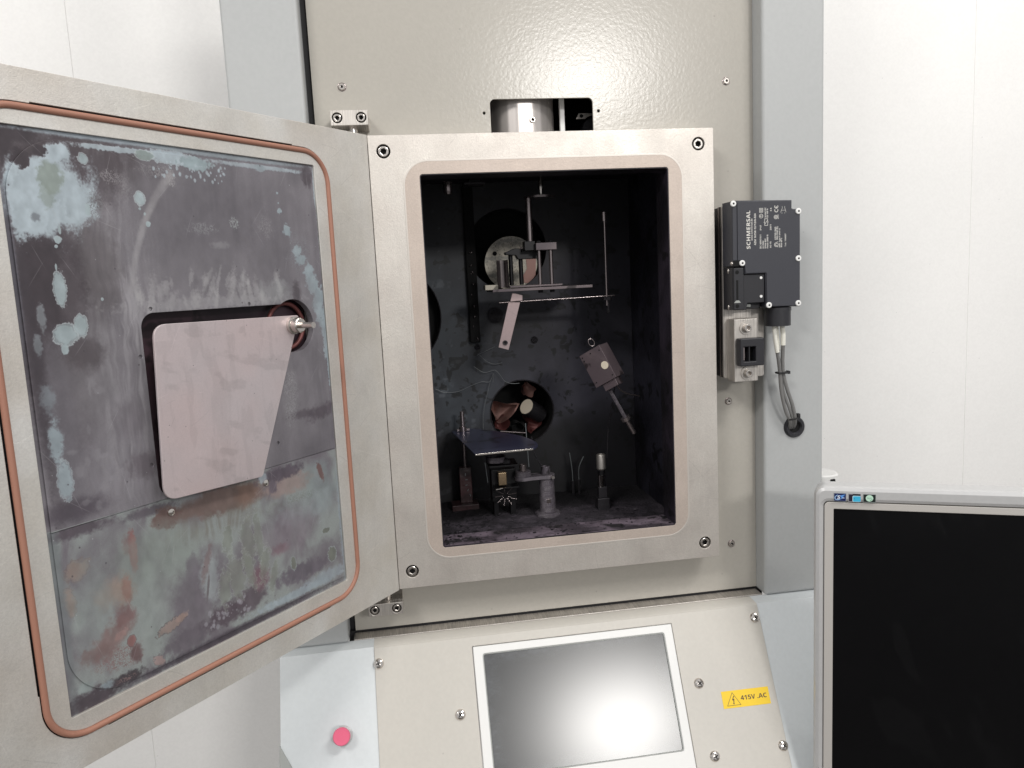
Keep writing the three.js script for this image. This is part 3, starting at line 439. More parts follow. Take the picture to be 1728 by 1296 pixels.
// ================================================================ door with stained lining
const U0 = 0.080, U1 = 0.385, V0 = -0.482, V1 = -0.036;
function doorStain() {
  const W = 1180, H = 1724, sx = (U1 - U0) * 1000 / W, sy = (V1 - V0) * 1000 / H, buf = new Float32Array(W * H * 3);
  // pixel (x, y): x to the right in the picture = smaller u; row 0 = v at bottom
  const set = (i, c, a) => { buf[i] += (c[0] - buf[i]) * a; buf[i + 1] += (c[1] - buf[i + 1]) * a; buf[i + 2] += (c[2] - buf[i + 2]) * a; };
  for (let y = 0; y < H; y++) for (let x = 0; x < W; x++) {
    const u = 385 - x * sx, v = 482 - y * sy, i = (y * W + x) * 3;
    const w = fbm(u / 40, v / 60, 3, 401) - 0.5, n = fbm(u / 28 + w * 2, v / 46 + w, 5, 402), st = fbm(u / 5, v / 90, 3, 403), gr = vn(u * 3, v * 3, 404);
    let c;
    if (v < 333.5) { const t = clamp(0.42 + (n - 0.5) * 1.2 + (st - 0.5) * 0.35); c = [lerp(98, 136, t), lerp(94, 131, t), lerp(101, 138, t)]; }
    else { const t = ss(0.22, 0.66, n + (fbm(u / 9, v / 24, 4, 407) - 0.5) * 0.3); c = [lerp(108, 138, t), lerp(101, 145, t), lerp(110, 144, t)]; }
    const k = 0.96 + 0.08 * gr; buf[i] = c[0] * k; buf[i + 1] = c[1] * k; buf[i + 2] = c[2] * k;
  }
  let seed = 0;
  function blob(cu, cv, ru, rv, c, a = 1, edge = 0.15, warp = 0.35, o = {}) {
    if (ru > 3) edge += 0.1;
    const s = 500 + (seed += 7), R = 1 + warp + edge + 0.1, ca = Math.cos(o.rot || 0), sa = Math.sin(o.rot || 0), ext = Math.max(ru, rv) * R;
    const fr = o.freq || 3 / Math.max(6, Math.min(ru, rv) * 1.4);
    const x0 = Math.max(0, Math.floor((385 - cu - ext) / sx)), x1 = Math.min(W - 1, Math.ceil((385 - cu + ext) / sx)), y0 = Math.max(0, Math.floor((482 - cv - ext) / sy)), y1 = Math.min(H - 1, Math.ceil((482 - cv + ext) / sy));
    for (let y = y0; y <= y1; y++) for (let x = x0; x <= x1; x++) {
      const u = 385 - x * sx, v = 482 - y * sy, du = u - cu, dv = v - cv, p = du * ca + dv * sa, q = -du * sa + dv * ca;
      if (o.top !== undefined && v < o.top) continue; if (o.bot !== undefined && v > o.bot) continue;
      let d = Math.hypot(p / ru, q / rv) - 1; if (d > warp + edge) continue;
      d += (fbm(u * fr, v * fr, 5, s) - 0.5) * 2 * warp + (fbm(u * 0.9, v * 0.7, 4, s + 3) - 0.5) * (o.fine ?? 0.3);
      let m = 1 - ss(-edge, edge, d); if (o.streak) m *= ss(0.2, 0.8, fbm(u / 2.6 + fbm(u / 20, v / 20, 2, s) * 3, v / 34, 4, s + 9)); if (o.speck) m *= ss(0.42, 0.6, fbm(u * 1.4, v * 1.4, 3, s + 5));
      const i = (y * W + x) * 3;
      if (m > 0.003) { const t = 1 + (fbm(u / 6, v / 9, 3, s + 6) - 0.5) * (o.var ?? 0.22); set(i, [c[0] * t, c[1] * t, c[2] * t], m * a); }
      if (o.rim) { const rim = Math.exp(-(((d - edge * 0.3) / 0.07) ** 2)); if (rim > 0.02) set(i, o.rim, rim * 0.75 * a); }
    }
  }
  blob(215, 260, 110, 70, [126, 121, 127], 0.5, 0.5, 0.3, { bot: 333 });
  const BL = [158, 172, 181], DK = [64, 56, 62], PU = [88, 78, 86], LI = [146, 143, 146], GN = [126, 138, 131], RU = [112, 90, 84], RD = [118, 82, 82], OR = [144, 122, 110], PK = [146, 126, 122];
  const up = { bot: 333 }, lo = { top: 334 };
  // upper sheet
  blob(352, 150, 34, 105, [74, 66, 72], 0.75, 0.5, 0.3, up); blob(330, 60, 60, 20, [72, 63, 68], 0.85, 0.3, 0.4, up); blob(300, 215, 30, 135, [150, 147, 152], 0.75, 0.6, 0.3, { ...up, streak: 1 });
  blob(318, 140, 18, 36, [92, 86, 90], 0.7, 0.35, 0.3, up); blob(335, 215, 22, 40, [116, 113, 118], 0.55, 0.5, 0.3, up); blob(220, 100, 70, 48, [92, 88, 95], 0.6, 0.4, 0.3, up); blob(205, 150, 70, 24, [112, 108, 114], 0.6, 0.5, 0.3, up);
  blob(372, 180, 5, 140, [60, 52, 58], 0.6, 0.5, 0.3, up); blob(362, 255, 12, 70, [98, 94, 102], 0.6, 0.5, 0.3, up); blob(310, 300, 40, 34, [126, 122, 130], 0.5, 0.6, 0.3, { ...up, streak: 1 }); blob(360, 322, 24, 8, [74, 66, 76], 0.8, 0.5, 0.2, up);
  for (let i = 0; i <= 40; i++) { const t = i / 40, a = 0.55 + t * 1.0, cu = lerp(lerp(247, 279, t), lerp(279, 295, t), t), cv = lerp(lerp(64, 92, t), lerp(92, 160, t), t); blob(cu, cv, 2.4, 4.5, [156, 153, 156], 0.42 * (1 - t * 0.5), 0.6, 0.2, up); }
  blob(248, 66, 4, 8, [158, 155, 156], 0.7, 0.3, 0.5, { speck: 1 });
  blob(357, 150, 24, 40, [60, 52, 58], 0.85, 0.3, 0.35, up); blob(322, 74, 24, 22, [80, 72, 78], 0.8, 0.35, 0.4, up); blob(374, 200, 6, 70, [64, 57, 64], 0.7, 0.4, 0.3, up); blob(343, 160, 8, 30, [98, 90, 96], 0.5, 0.5, 0.3, up); blob(338, 205, 14, 12, [74, 66, 71], 0.7, 0.4, 0.4, up);
  // bluish patch at the upper corner
  blob(352, 84, 30, 30, BL, 1, 0.1, 0.6, { freq: 0.07 }); blob(373, 90, 6, 30, BL, 1, 0.12, 0.4);
  blob(346, 84, 26, 26, BL, 1, 0.08, 0.5, { freq: 0.06 }); blob(363, 92, 12, 26, BL, 1, 0.08, 0.35); blob(328, 96, 15, 9, BL, 1, 0.08, 0.5); blob(341, 56, 10, 8, BL, 1, 0.1, 0.4); blob(364, 106, 11, 9, BL, 1, 0.1, 0.3);
  blob(347, 74, 9, 11, GN, 0.85, 0.12, 0.5); blob(351, 88, 5, 8, GN, 0.6, 0.2, 0.5); blob(366, 62, 6, 7, DK, 1, 0.1, 0.5); blob(352, 56, 5, 4, DK, 1, 0.1, 0.5); blob(361, 103, 3.5, 3, [110, 116, 124], 0.8, 0.3, 0.5);
  blob(316, 93, 6, 12, [120, 120, 124], 0.8, 0.2, 0.4, { speck: 1, rot: -0.3 });
  blob(300, 70, 9, 5, LI, 0.6, 0.3, 0.8, { speck: 1 }); blob(290, 76, 5, 8, LI, 0.5, 0.3, 0.8, { speck: 1 }); blob(262, 62, 16, 4, LI, 0.7, 0.3, 0.7, { speck: 1 }); blob(272, 72, 20, 16, [104, 99, 105], 0.5, 0.4, 0.4);
  // strip along the top edge
  blob(290, 48, 40, 2.4, BL, 0.9, 0.15, 0.5); blob(245, 49, 22, 5.5, BL, 0.95, 0.08, 0.4, { rim: [172, 184, 190] }); blob(222, 52, 17, 5.5, [142, 160, 166], 0.95, 0.08, 0.5); blob(270, 50, 8, 4, [128, 142, 140], 0.9, 0.1, 0.3, { rim: [176, 188, 190] }); blob(150, 48, 60, 2, BL, 0.8, 0.3, 0.5); blob(152, 49, 6, 3.4, [138, 150, 158], 0.9, 0.1, 0.3);
  for (let i = 0; i < 60; i++) { const cu = 190 + hash(i, 1, 77) * 75, cv = 53 + hash(i, 2, 77) ** 2 * 14, r = 0.4 + hash(i, 3, 77) * 1.0; blob(cu, cv, r, r * 1.3, BL, 0.75, 0.3, 0.2); }
  // droplets
  for (const [cu, cv, ru, rv, rim] of [[278, 85, 4.6, 5.2, 1], [273, 105, 2.1, 2.2, 0], [275, 97, 1, 1.2, 0], [279, 93, 1.2, 1.1, 0], [350, 155, 4.6, 12.5, 1], [351, 139, 0.9, 2.4, 0], [350, 189, 9, 8, 1], [338, 183, 5, 8.4, 1], [352, 200, 3, 4, 0], [321, 58, 3.8, 4, 1], [322, 96, 2, 4.5, 0], [347, 119, 2.8, 2.8, 0], [345, 112, 1, 3, 0], [349, 124, 1.3, 1.3, 0], [319, 164, 1.2, 1.4, 0], [184, 100, 0.9, 1, 0]]) blob(cu, cv, ru, rv, [150, 166, 171], 0.92, 0.1, 0.22, rim ? { rim: [176, 190, 194] } : {});
  blob(187, 101, 5.2, 5.4, [142, 146, 148], 0.9, 0.15, 0.4, { speck: 1 }); blob(221, 107, 13, 4.5, [136, 136, 140], 0.7, 0.3, 0.7, { speck: 1 }); blob(152, 104, 9, 9, LI, 0.45, 0.4, 0.8, { speck: 1 }); blob(204, 121, 10, 3, [128, 126, 130], 0.7, 0.4, 0.5);
  // run at the right side
  for (const [cu, cv, ru, rv] of [[134, 71, 1.2, 1.4], [133.5, 80, 0.8, 0.8], [133, 88, 2.4, 2.8], [126, 106, 4.6, 5.6], [115, 126, 6, 5], [111, 134, 6.5, 5], [101, 148, 7, 9], [98, 160, 8, 10], [92, 176, 8, 15], [90, 193, 6, 14], [86, 214, 4, 22], [84.5, 240, 2, 26]]) blob(cu, cv, ru, rv, [140, 155, 163], 0.9, 0.16, 0.7);
  blob(82.5, 110, 2, 60, BL, 0.8, 0.3, 0.6); blob(107, 178, 14, 26, [124, 122, 128], 0.4, 0.6, 0.4); blob(98, 240, 12, 40, [126, 122, 128], 0.45, 0.6, 0.3, { streak: 1 }); blob(112, 128, 13, 14, [134, 142, 148], 0.4, 0.5, 0.6, { speck: 1 });
  blob(100, 290, 18, 7, [80, 71, 80], 0.8, 0.4, 0.5, { rot: 0.2 }); blob(125, 288, 18, 4, [82, 74, 82], 0.7, 0.4, 0.5); blob(138, 262, 8, 22, [150, 150, 152], 0.6, 0.5, 0.6, { speck: 1 }); blob(142, 285, 6, 12, [148, 148, 150], 0.5, 0.5, 0.6, { speck: 1 });
  // pale wisps above the recess
  for (let i = 0; i < 46; i++) { const cu = 138 + hash(i, 1, 91) * 152, cv = 172 - hash(i, 2, 91) ** 2 * 26; blob(cu, cv, 1.2 + hash(i, 3, 91) * 2.4, 4 + hash(i, 4, 91) * 9, [160, 158, 160], 0.42, 0.5, 0.8, { rot: (hash(i, 5, 91) - 0.5) * 1.0, ...up }); }
  blob(215, 172, 80, 5, [146, 144, 147], 0.55, 0.4, 0.7, up); blob(146, 164, 18, 10, [144, 146, 148], 0.55, 0.4, 0.6, up); blob(120, 168, 5, 12, DK, 0.6, 0.4, 0.4, up);
  for (let i = 0; i < 26; i++) { const cu = 290 + hash(i, 1, 95) * 70, cv = 225 + hash(i, 2, 95) * 100; blob(cu, cv, 1 + hash(i, 3, 95) * 3.5, 1.5 + hash(i, 4, 95) * 4, [140, 137, 143], 0.35, 0.5, 0.5, up); }
  blob(300, 300, 14, 10, PU, 0.5, 0.4, 0.5, up); blob(307, 262, 12, 16, [96, 89, 97], 0.4, 0.5, 0.5, up);
  blob(367, 268, 5, 16, [142, 158, 166], 0.85, 0.25, 0.5, up); blob(364, 298, 5.5, 14, [144, 160, 168], 0.85, 0.15, 0.35, { ...up, rim: [160, 172, 178] }); blob(369, 235, 5, 10, [130, 142, 150], 0.6, 0.4, 0.5, up); blob(366, 175, 3, 10, [132, 140, 146], 0.7, 0.3, 0.4, up); blob(371, 195, 3, 8, [120, 128, 134], 0.7, 0.3, 0.4, up);
  // lower sheet
  blob(360, 338, 26, 5, [84, 74, 84], 0.9, 0.4, 0.4, lo); blob(300, 340, 22, 4, [86, 78, 88], 0.8, 0.4, 0.5, lo); blob(228, 350, 50, 12, RU, 0.9, 0.2, 0.4, { ...lo, rot: 0 }); blob(202, 352, 13, 12, [122, 94, 82], 0.8, 0.3, 0.3, lo); blob(286, 350, 13, 9, [106, 80, 76], 0.95, 0.15, 0.4, lo); blob(240, 368, 44, 10, [112, 104, 96], 0.6, 0.5, 0.6, { ...lo, streak: 1 });
  blob(152, 354, 30, 10, PK, 0.8, 0.25, 0.6, lo); blob(160, 342, 26, 7, [86, 76, 88], 0.9, 0.25, 0.5, lo); blob(171, 352, 5, 7, [98, 88, 100], 0.9, 0.2, 0.3, lo); blob(182, 341, 5, 5, BL, 0.7, 0.2, 0.4, lo);
  blob(110, 366, 20, 24, [128, 140, 142], 0.7, 0.4, 0.5, lo); blob(108, 352, 3, 10, [112, 82, 80], 0.9, 0.25, 0.4, { ...lo, rot: 0.3 }); blob(145, 376, 30, 8, [112, 118, 112], 0.6, 0.4, 0.5, { ...lo, speck: 1 }); blob(130, 385, 40, 14, [138, 148, 152], 0.6, 0.4, 0.6, lo);
  blob(318, 368, 3.6, 17, [140, 88, 86], 0.95, 0.2, 0.3, lo); blob(322, 362, 4, 8, [120, 78, 80], 0.6, 0.4, 0.4, lo); blob(300, 380, 40, 26, [126, 136, 130], 0.6, 0.5, 0.4, lo);
  blob(364, 368, 9, 7, OR, 0.75, 0.3, 0.5, { rot: 0.4, rim: [110, 92, 88] }); blob(372, 391, 4, 10, OR, 0.7, 0.35, 0.5, { rot: 0.1, rim: [112, 96, 92] }); blob(337, 396, 14, 12, OR, 0.75, 0.4, 0.5, lo); blob(327, 398, 4, 11, [146, 108, 98], 0.7, 0.3, 0.4, lo);
  blob(355, 400, 16, 40, [136, 146, 144], 0.5, 0.5, 0.4, lo); blob(331, 420, 10, 9, RD, 0.75, 0.45, 0.6, lo); blob(343, 432, 14, 8, [128, 96, 94], 0.7, 0.45, 0.7, { rot: 0.5 }); blob(336, 432, 6, 3, [158, 124, 120], 0.8, 0.3, 0.5, { rot: 0.5 }); blob(356, 440, 12, 8, [122, 98, 96], 0.7, 0.4, 0.7, lo); blob(340, 450, 16, 9, [126, 96, 96], 0.75, 0.4, 0.8, { speck: 1 });
  blob(328, 441, 3.6, 4.6, [138, 94, 92], 0.95, 0.15, 0.2, { rim: [98, 72, 74] }); blob(325, 453, 5, 8, [104, 78, 80], 0.85, 0.25, 0.4, lo); blob(337, 470, 16, 5, DK, 0.9, 0.3, 0.5, lo); blob(336, 470, 8, 2, [150, 116, 114], 0.7, 0.3, 0.7, { speck: 1 });
  blob(270, 432, 20, 26, [108, 101, 110], 0.85, 0.35, 0.5, lo); blob(266, 404, 7, 14, [112, 106, 115], 0.8, 0.3, 0.4, lo); blob(305, 430, 14, 34, [136, 144, 142], 0.7, 0.4, 0.4, lo); blob(250, 414, 9, 22, [150, 160, 162], 0.7, 0.3, 0.4, lo); blob(278, 462, 24, 10, [98, 90, 100], 0.8, 0.3, 0.5, lo);
  blob(252, 402, 3, 16, [116, 92, 94], 0.6, 0.5, 0.5, { rot: -0.35 }); blob(253, 424, 1.2, 12, [98, 88, 92], 0.7, 0.4, 0.3, { rot: -0.2 });
  blob(236, 456, 22, 10, [84, 72, 82], 0.9, 0.3, 0.6, lo); blob(212, 452, 20, 10, [88, 76, 86], 0.85, 0.3, 0.6, lo); blob(195, 436, 11, 11, [112, 78, 90], 0.8, 0.35, 0.5, lo); blob(140, 448, 40, 9, [96, 88, 100], 0.85, 0.3, 0.6, lo); blob(155, 402, 30, 22, [122, 112, 122], 0.65, 0.4, 0.5, lo); blob(170, 416, 10, 5, [120, 88, 100], 0.6, 0.5, 0.5, lo); blob(108, 440, 20, 14, [102, 94, 104], 0.6, 0.4, 0.5, lo);
  for (const [cu, cv, ru, rv, r] of [[228, 388, 5, 13, -0.1], [222, 424, 8, 20, 0.1], [206, 400, 8, 24, 0], [193, 400, 4.5, 26, 0.05], [189, 424, 5, 16, -0.3], [180, 440, 4.5, 15, -0.3], [207, 424, 5, 18, 0.2], [236, 432, 6, 16, -0.1]]) blob(cu, cv, ru, rv, [124, 130, 120], 0.6, 0.2, 0.6, { rot: r, rim: [156, 164, 158], ...lo });
  for (const [cu, cv, ru, rv] of [[154, 436, 3.4, 6.5], [107, 416, 6, 2.6], [101, 444, 5.5, 8]]) blob(cu, cv, ru, rv, [108, 112, 104], 0.95, 0.12, 0.3, { rim: [150, 162, 164], ...lo });
  blob(291, 443, 13, 4.4, [142, 124, 118], 0.95, 0.12, 0.5, { rot: 0.25, rim: [92, 84, 86] }); blob(281, 440, 6, 3, [156, 130, 122], 0.8, 0.3, 0.7, { rot: 0.4 }); blob(306, 469, 6, 3.6, [150, 126, 124], 0.9, 0.2, 0.6, { rot: -0.8, rim: [98, 88, 92] });
  for (let i = 0; i < 40; i++) { const cu = 210 + hash(i, 1, 99) * 50, cv = 446 + hash(i, 2, 99) * 18, r = 0.5 + hash(i, 3, 99) ** 2 * 1.6; blob(cu, cv, r, r * 1.2, [150, 148, 158], 0.6, 0.3, 0.2); }
  blob(230, 476, 110, 4, [70, 62, 72], 0.9, 0.5, 0.3, lo); blob(150, 468, 55, 4, [146, 160, 170], 0.85, 0.25, 0.6, { ...lo, rot: 0 }); blob(110, 464, 28, 6, [140, 152, 162], 0.7, 0.35, 0.7, { streak: 0, ...lo }); blob(365, 474, 20, 8, [74, 64, 72], 0.9, 0.3, 0.6, lo); blob(367, 462, 6, 5, [138, 150, 150], 0.8, 0.3, 0.5, lo); blob(352, 468, 5, 3, [136, 152, 160], 0.8, 0.4, 0.5, lo); blob(84, 420, 3, 60, [136, 148, 158], 0.7, 0.4, 0.6, lo); blob(378, 380, 4, 90, [112, 118, 122], 0.7, 0.5, 0.3, lo);
  // margin and corners of the lining
  blob(378, 52, 7, 14, DK, 0.95, 0.25, 0.3); blob(366, 46, 15, 5, DK, 0.95, 0.2, 0.4); blob(380, 140, 2.4, 60, [92, 90, 100], 0.8, 0.5, 0.3); blob(300, 41, 70, 2.2, [138, 150, 160], 0.9, 0.3, 0.3); blob(180, 42, 90, 2, [140, 152, 160], 0.85, 0.3, 0.3); blob(92, 52, 7, 10, [82, 74, 82], 0.9, 0.3, 0.4); blob(83, 70, 1.6, 26, BL, 0.8, 0.3, 0.3);
  // fine scratches and specks everywhere
  for (let i = 0; i < 150; i++) { const cu = 84 + hash(i, 1, 111) * 294, cv = 46 + hash(i, 2, 111) * 428, l = hash(i, 3, 111); if (l > 0.6) blob(cu, cv, 0.22, 3 + l * 9, [170, 168, 172], 0.28, 0.6, 0.2, { rot: (hash(i, 4, 111) - 0.5) * 2.4 }); else blob(cu, cv, 0.25 + l * 0.7, 0.3 + l * 0.8, l > 0.3 ? [66, 60, 66] : [168, 170, 174], 0.6, 0.4, 0.2); }
  const d = new Uint8Array(W * H * 4); for (let i = 0; i < W * H; i++) { for (let c = 0; c < 3; c++) d[i * 4 + c] = clamp(lerp((buf[i * 3] + buf[i * 3 + 1] + buf[i * 3 + 2]) / 3, buf[i * 3 + c], 0.78) * DOORTONE, 0, 255); d[i * 4 + 3] = 255; }
  const t = new THREE.DataTexture(d, W, H); t.magFilter = THREE.LinearFilter; t.minFilter = THREE.LinearMipmapLinearFilter; t.generateMipmaps = true; t.colorSpace = THREE.SRGBColorSpace; t.needsUpdate = true; return t;
}
const DOORTONE = 1.04;
{
  const t = thing('chamber_door', 'open aluminium chamber door with orange gasket and stained lining', 'door', [0, 0, 0]);
  t.rotation.y = 0.8713927;
  const UW = 0.465, TOP = 0.001, BOT = -0.5225;
  // local x = -u
  const gx0 = -0.399, gx1 = -0.0655, gy0 = -0.4955, gy1 = -0.0262, gr = 0.031;
  const outer = rrShape(-UW, BOT, 0, TOP, 0.0012);
  const hole = new THREE.Path(), o = 0.0031, b = 0.0009, c = 0.047;   // groove outer edge, a little wider along the straights
  const X0 = gx0 - o, X1 = gx1 + o, Y0 = gy0 - o, Y1 = gy1 + o, r = gr + o;
  hole.moveTo(X0 + r, Y0); hole.lineTo(X0 + c, Y0); hole.lineTo(X0 + c, Y0 - b); hole.lineTo(X1 - c, Y0 - b); hole.lineTo(X1 - c, Y0); hole.lineTo(X1 - r, Y0); hole.absarc(X1 - r, Y0 + r, r, -Math.PI / 2, 0);
  hole.lineTo(X1, Y0 + c); hole.lineTo(X1 + b, Y0 + c); hole.lineTo(X1 + b, -0.30); hole.lineTo(X1, -0.30); hole.lineTo(X1, -0.27); hole.lineTo(X1 + b, -0.27); hole.lineTo(X1 + b, Y1 - c); hole.lineTo(X1, Y1 - c); hole.lineTo(X1, Y1 - r); hole.absarc(X1 - r, Y1 - r, r, 0, Math.PI / 2);
  hole.lineTo(X1 - c, Y1); hole.lineTo(X1 - c, Y1 + b); hole.lineTo(X0 + c, Y1 + b); hole.lineTo(X0 + c, Y1); hole.lineTo(X0 + r, Y1); hole.absarc(X0 + r, Y1 - r, r, Math.PI / 2, Math.PI);
  hole.lineTo(X0, Y1 - c); hole.lineTo(X0 - b, Y1 - c); hole.lineTo(X0 - b, Y0 + c); hole.lineTo(X0, Y0 + c); hole.lineTo(X0, Y0 + r); hole.absarc(X0 + r, Y0 + r, r, Math.PI, Math.PI * 1.5);
  outer.holes.push(hole);
  const inner = rrShape(gx0 + 0.0025, gy0 + 0.0025, gx1 - 0.0025, gy1 - 0.0025, gr - 0.0025); inner.holes.push(rrPath(-0.382, -0.4795, -0.083, -0.0395, 0.002));
  const slab = rrShape(-UW, BOT, 0, TOP, 0.0012);
  const sl = put('door_slab', merge(ext(outer, -0.006, 0, 0.0004, 20), ext(slab, -0.032, -0.02, 0.0004), ext(inner, -0.006, 0, 0.0004, 20)), M.doorAlu, t);
  { const mid = rrShape(-UW, BOT, 0, TOP, 0.0012); mid.holes.push(rrPath(-0.30, -0.345, -0.095, -0.165, 0.01)); put('door_core', ext(mid, -0.02, -0.006, 0), M.doorAlu, t); }
  put('groove_bottom', ext((() => { const s = rrShape(X0 - b, Y0 - b, X1 + b, Y1 + b, r); s.holes.push(rrPath(gx0 + 0.0022, gy0 + 0.0022, gx1 - 0.0022, gy1 - 0.0022, gr - 0.0022)); return s; })(), -0.0059, -0.0052), M.black, t);
  const gp = []; { const k = gr, q = (cx, cy, a0) => { for (let i = 0; i <= 10; i++) { const a = a0 + i / 10 * Math.PI / 2; gp.push(V([cx + k * Math.cos(a), cy + k * Math.sin(a), 0.0002])); } };
    q(gx1 - k, gy1 - k, 0); q(gx0 + k, gy1 - k, Math.PI / 2); q(gx0 + k, gy0 + k, Math.PI); q(gx1 - k, gy0 + k, Math.PI * 1.5); }
  const path = new THREE.CurvePath(); for (let i = 0; i < gp.length; i++) path.add(new THREE.LineCurve3(gp[i], gp[(i + 1) % gp.length]));
  put('gasket', new THREE.TubeGeometry(path, 420, 0.0025, 12, true), M.gasket, t);
  // stained lining
  const stain = doorStain(); const lm = std('lining', { map: stain, roughness: 0.5, metalness: 0.12, bumpMap: stain, bumpScale: 0.0006 });
  const uvFit = (g) => { const p = g.attributes.position, uv = new Float32Array(p.count * 2); for (let i = 0; i < p.count; i++) { uv[i * 2] = (U1 + p.getX(i)) / (U1 - U0); uv[i * 2 + 1] = (p.getY(i) - V0) / (V1 - V0); } g.setAttribute('uv', new THREE.BufferAttribute(uv, 2)); return g; };
  const recess = () => { const p = new THREE.Path(), cx = -0.127, cy = -0.199, R = 0.0262, a0 = Math.PI - Math.asin(0.022 / R), a1 = Math.asin(-0.0253 / R);
    p.moveTo(-0.277, -0.177); p.lineTo(cx + R * Math.cos(a0), -0.177); p.absarc(cx, cy, R, a0, -Math.acos(-0.006 / R), true); p.lineTo(-0.185, -0.3315); p.lineTo(-0.279, -0.3315); p.absarc(-0.277, -0.3195, 0.012, -Math.PI / 2, -Math.PI, true); p.lineTo(-0.289, -0.189); p.absarc(-0.277, -0.189, 0.012, Math.PI, Math.PI / 2, true); return p; };
  const bed = rrShape(-0.3822, -0.4797, -0.0828, -0.0393, 0.002); bed.holes.push(recess()); put('lining_bed', uvFit(ext(bed, -0.0075, -0.0022, 0)), lm, t);
  const k = 0.044, upS = new THREE.Shape(); upS.moveTo(-0.3785, -0.3342); upS.lineTo(-0.0842, -0.3318); upS.lineTo(-0.0842, -0.046 - k); upS.absarc(-0.0842 - k, -0.046 - k, k, 0, Math.PI / 2); upS.lineTo(-0.3785 + k, -0.046); upS.absarc(-0.3785 + k, -0.046 - k, k, Math.PI / 2, Math.PI); upS.closePath(); upS.holes.push(recess());
  for (const [u, v] of [[0.279, -0.1738], [0.179, -0.1748], [0.2925, -0.212], [0.160, -0.311], [0.2935, -0.302]]) upS.holes.push(circPath(-u, v, 0.0017));
  put('upper_sheet', uvFit(ext(upS, -0.0021, -0.0004, 0.0003, 24)), lm, t);
  const loS = new THREE.Shape(); loS.moveTo(-0.0842, -0.3322); loS.lineTo(-0.3785, -0.3346); loS.lineTo(-0.3785, -0.474 + k); loS.absarc(-0.3785 + k, -0.474 + k, k, Math.PI, Math.PI * 1.5); loS.lineTo(-0.0842, -0.474); loS.closePath();
  put('lower_sheet', uvFit(ext(loS, -0.0021, -0.0011, 0.0002, 24)), lm, t);
  put('recess_floor', box(-0.30, -0.095, -0.345, -0.165, -0.0199, -0.0185, 0), std('recessPaint', { map: sootMap([66, 48, 56], [38, 30, 36], 321, 4), roughness: 0.5 }), t);
  put('sight_hole_rim', T(new THREE.TorusGeometry(0.0225, 0.0022, 10, 40), -0.127, -0.199, -0.012), M.copperDark, t);
  for (const [u, v] of [[0.281, -0.346], [0.179, -0.346]]) put('dome_screw', T(lathe([[0.0032, 0], [0.003, 0.0012], [0.0018, 0.002], [0.0001, 0.0022]]).rotateX(Math.PI / 2), -u, v, -0.0011), M.chrome, t);
  // shutter plate standing off the door
  const z = 0.014, sp = new THREE.Shape(), q = (a, bb, f) => [a[0] + (bb[0] - a[0]) * f, a[1] + (bb[1] - a[1]) * f];
  const cs = [[-0.2895, -0.1862], [-0.1345, -0.1882], [-0.1955, -0.3342], [-0.2965, -0.3305]], rad = [0.012, 0.004, 0.003, 0.013];
  cs.forEach((p, i) => { const pv = cs[(i + 3) % 4], nx = cs[(i + 1) % 4], lp = Math.hypot(p[0] - pv[0], p[1] - pv[1]), ln = Math.hypot(p[0] - nx[0], p[1] - nx[1]); const a = q(p, pv, rad[i] / lp), b2 = q(p, nx, rad[i] / ln); i ? sp.lineTo(...a) : sp.moveTo(...a); sp.quadraticCurveTo(p[0], p[1], ...b2); }); sp.closePath();
  const sm = std('shutter', { map: scratched(dataTex(512, 512, (u, v) => { const n = fbm(u * 5, v * 5, 5, 331, 5), f = fbm(u * 3, v * 3, 3, 335, 3), g = vn(u * 256, v * 256, 336, 256, 256), sc = ss(0.70, 0.74, fbm(u * 60, v * 6, 3, 337)) * 0.015, p = hash(Math.floor(u * 256), Math.floor(v * 256), 338) > 0.9994 ? 0.7 : 1; const sm2 = ss(0.6, 0.72, fbm(u * 7 - v * 4, v * 16 + u * 5, 5, 339)) * 0.05, st = ss(0.56, 0.66, fbm(u * 22, v * 5, 4, 340)) * 0.03, k2 = (0.955 + 0.05 * n + 0.03 * g - sc - sm2 - st) * p; return [lerp(212, 198, f) * k2, lerp(191, 192, f) * k2, lerp(190, 195, f) * k2]; }, true, [0.2, 0.2]), 90, 777, 0.10), roughness: 0.8, roughnessMap: aluRough, metalness: 0.5 });
  const shp = put('shutter_plate', ext(sp, z, z + 0.0022, 0.0004, 16), sm, t);
  const boss = put('pivot_boss', T(lathe([[0.0001, 0], [0.0085, 0], [0.0085, 0.003], [0.0072, 0.0035], [0.0072, 0.010], [0.006, 0.011], [0.0001, 0.011]]).rotateX(Math.PI / 2), -0.1435, -0.1975, z + 0.0022), M.steelPlain, shp);
  put('pivot_pin', cylZ(0.0029, z + 0.012, z + 0.030, -0.1435, -0.1975), M.steelPlain, t);
  put('standoff', cylZ(0.006, -0.0185, z + 0.0003, -0.1435, -0.1985), M.sootMetal, t);
}

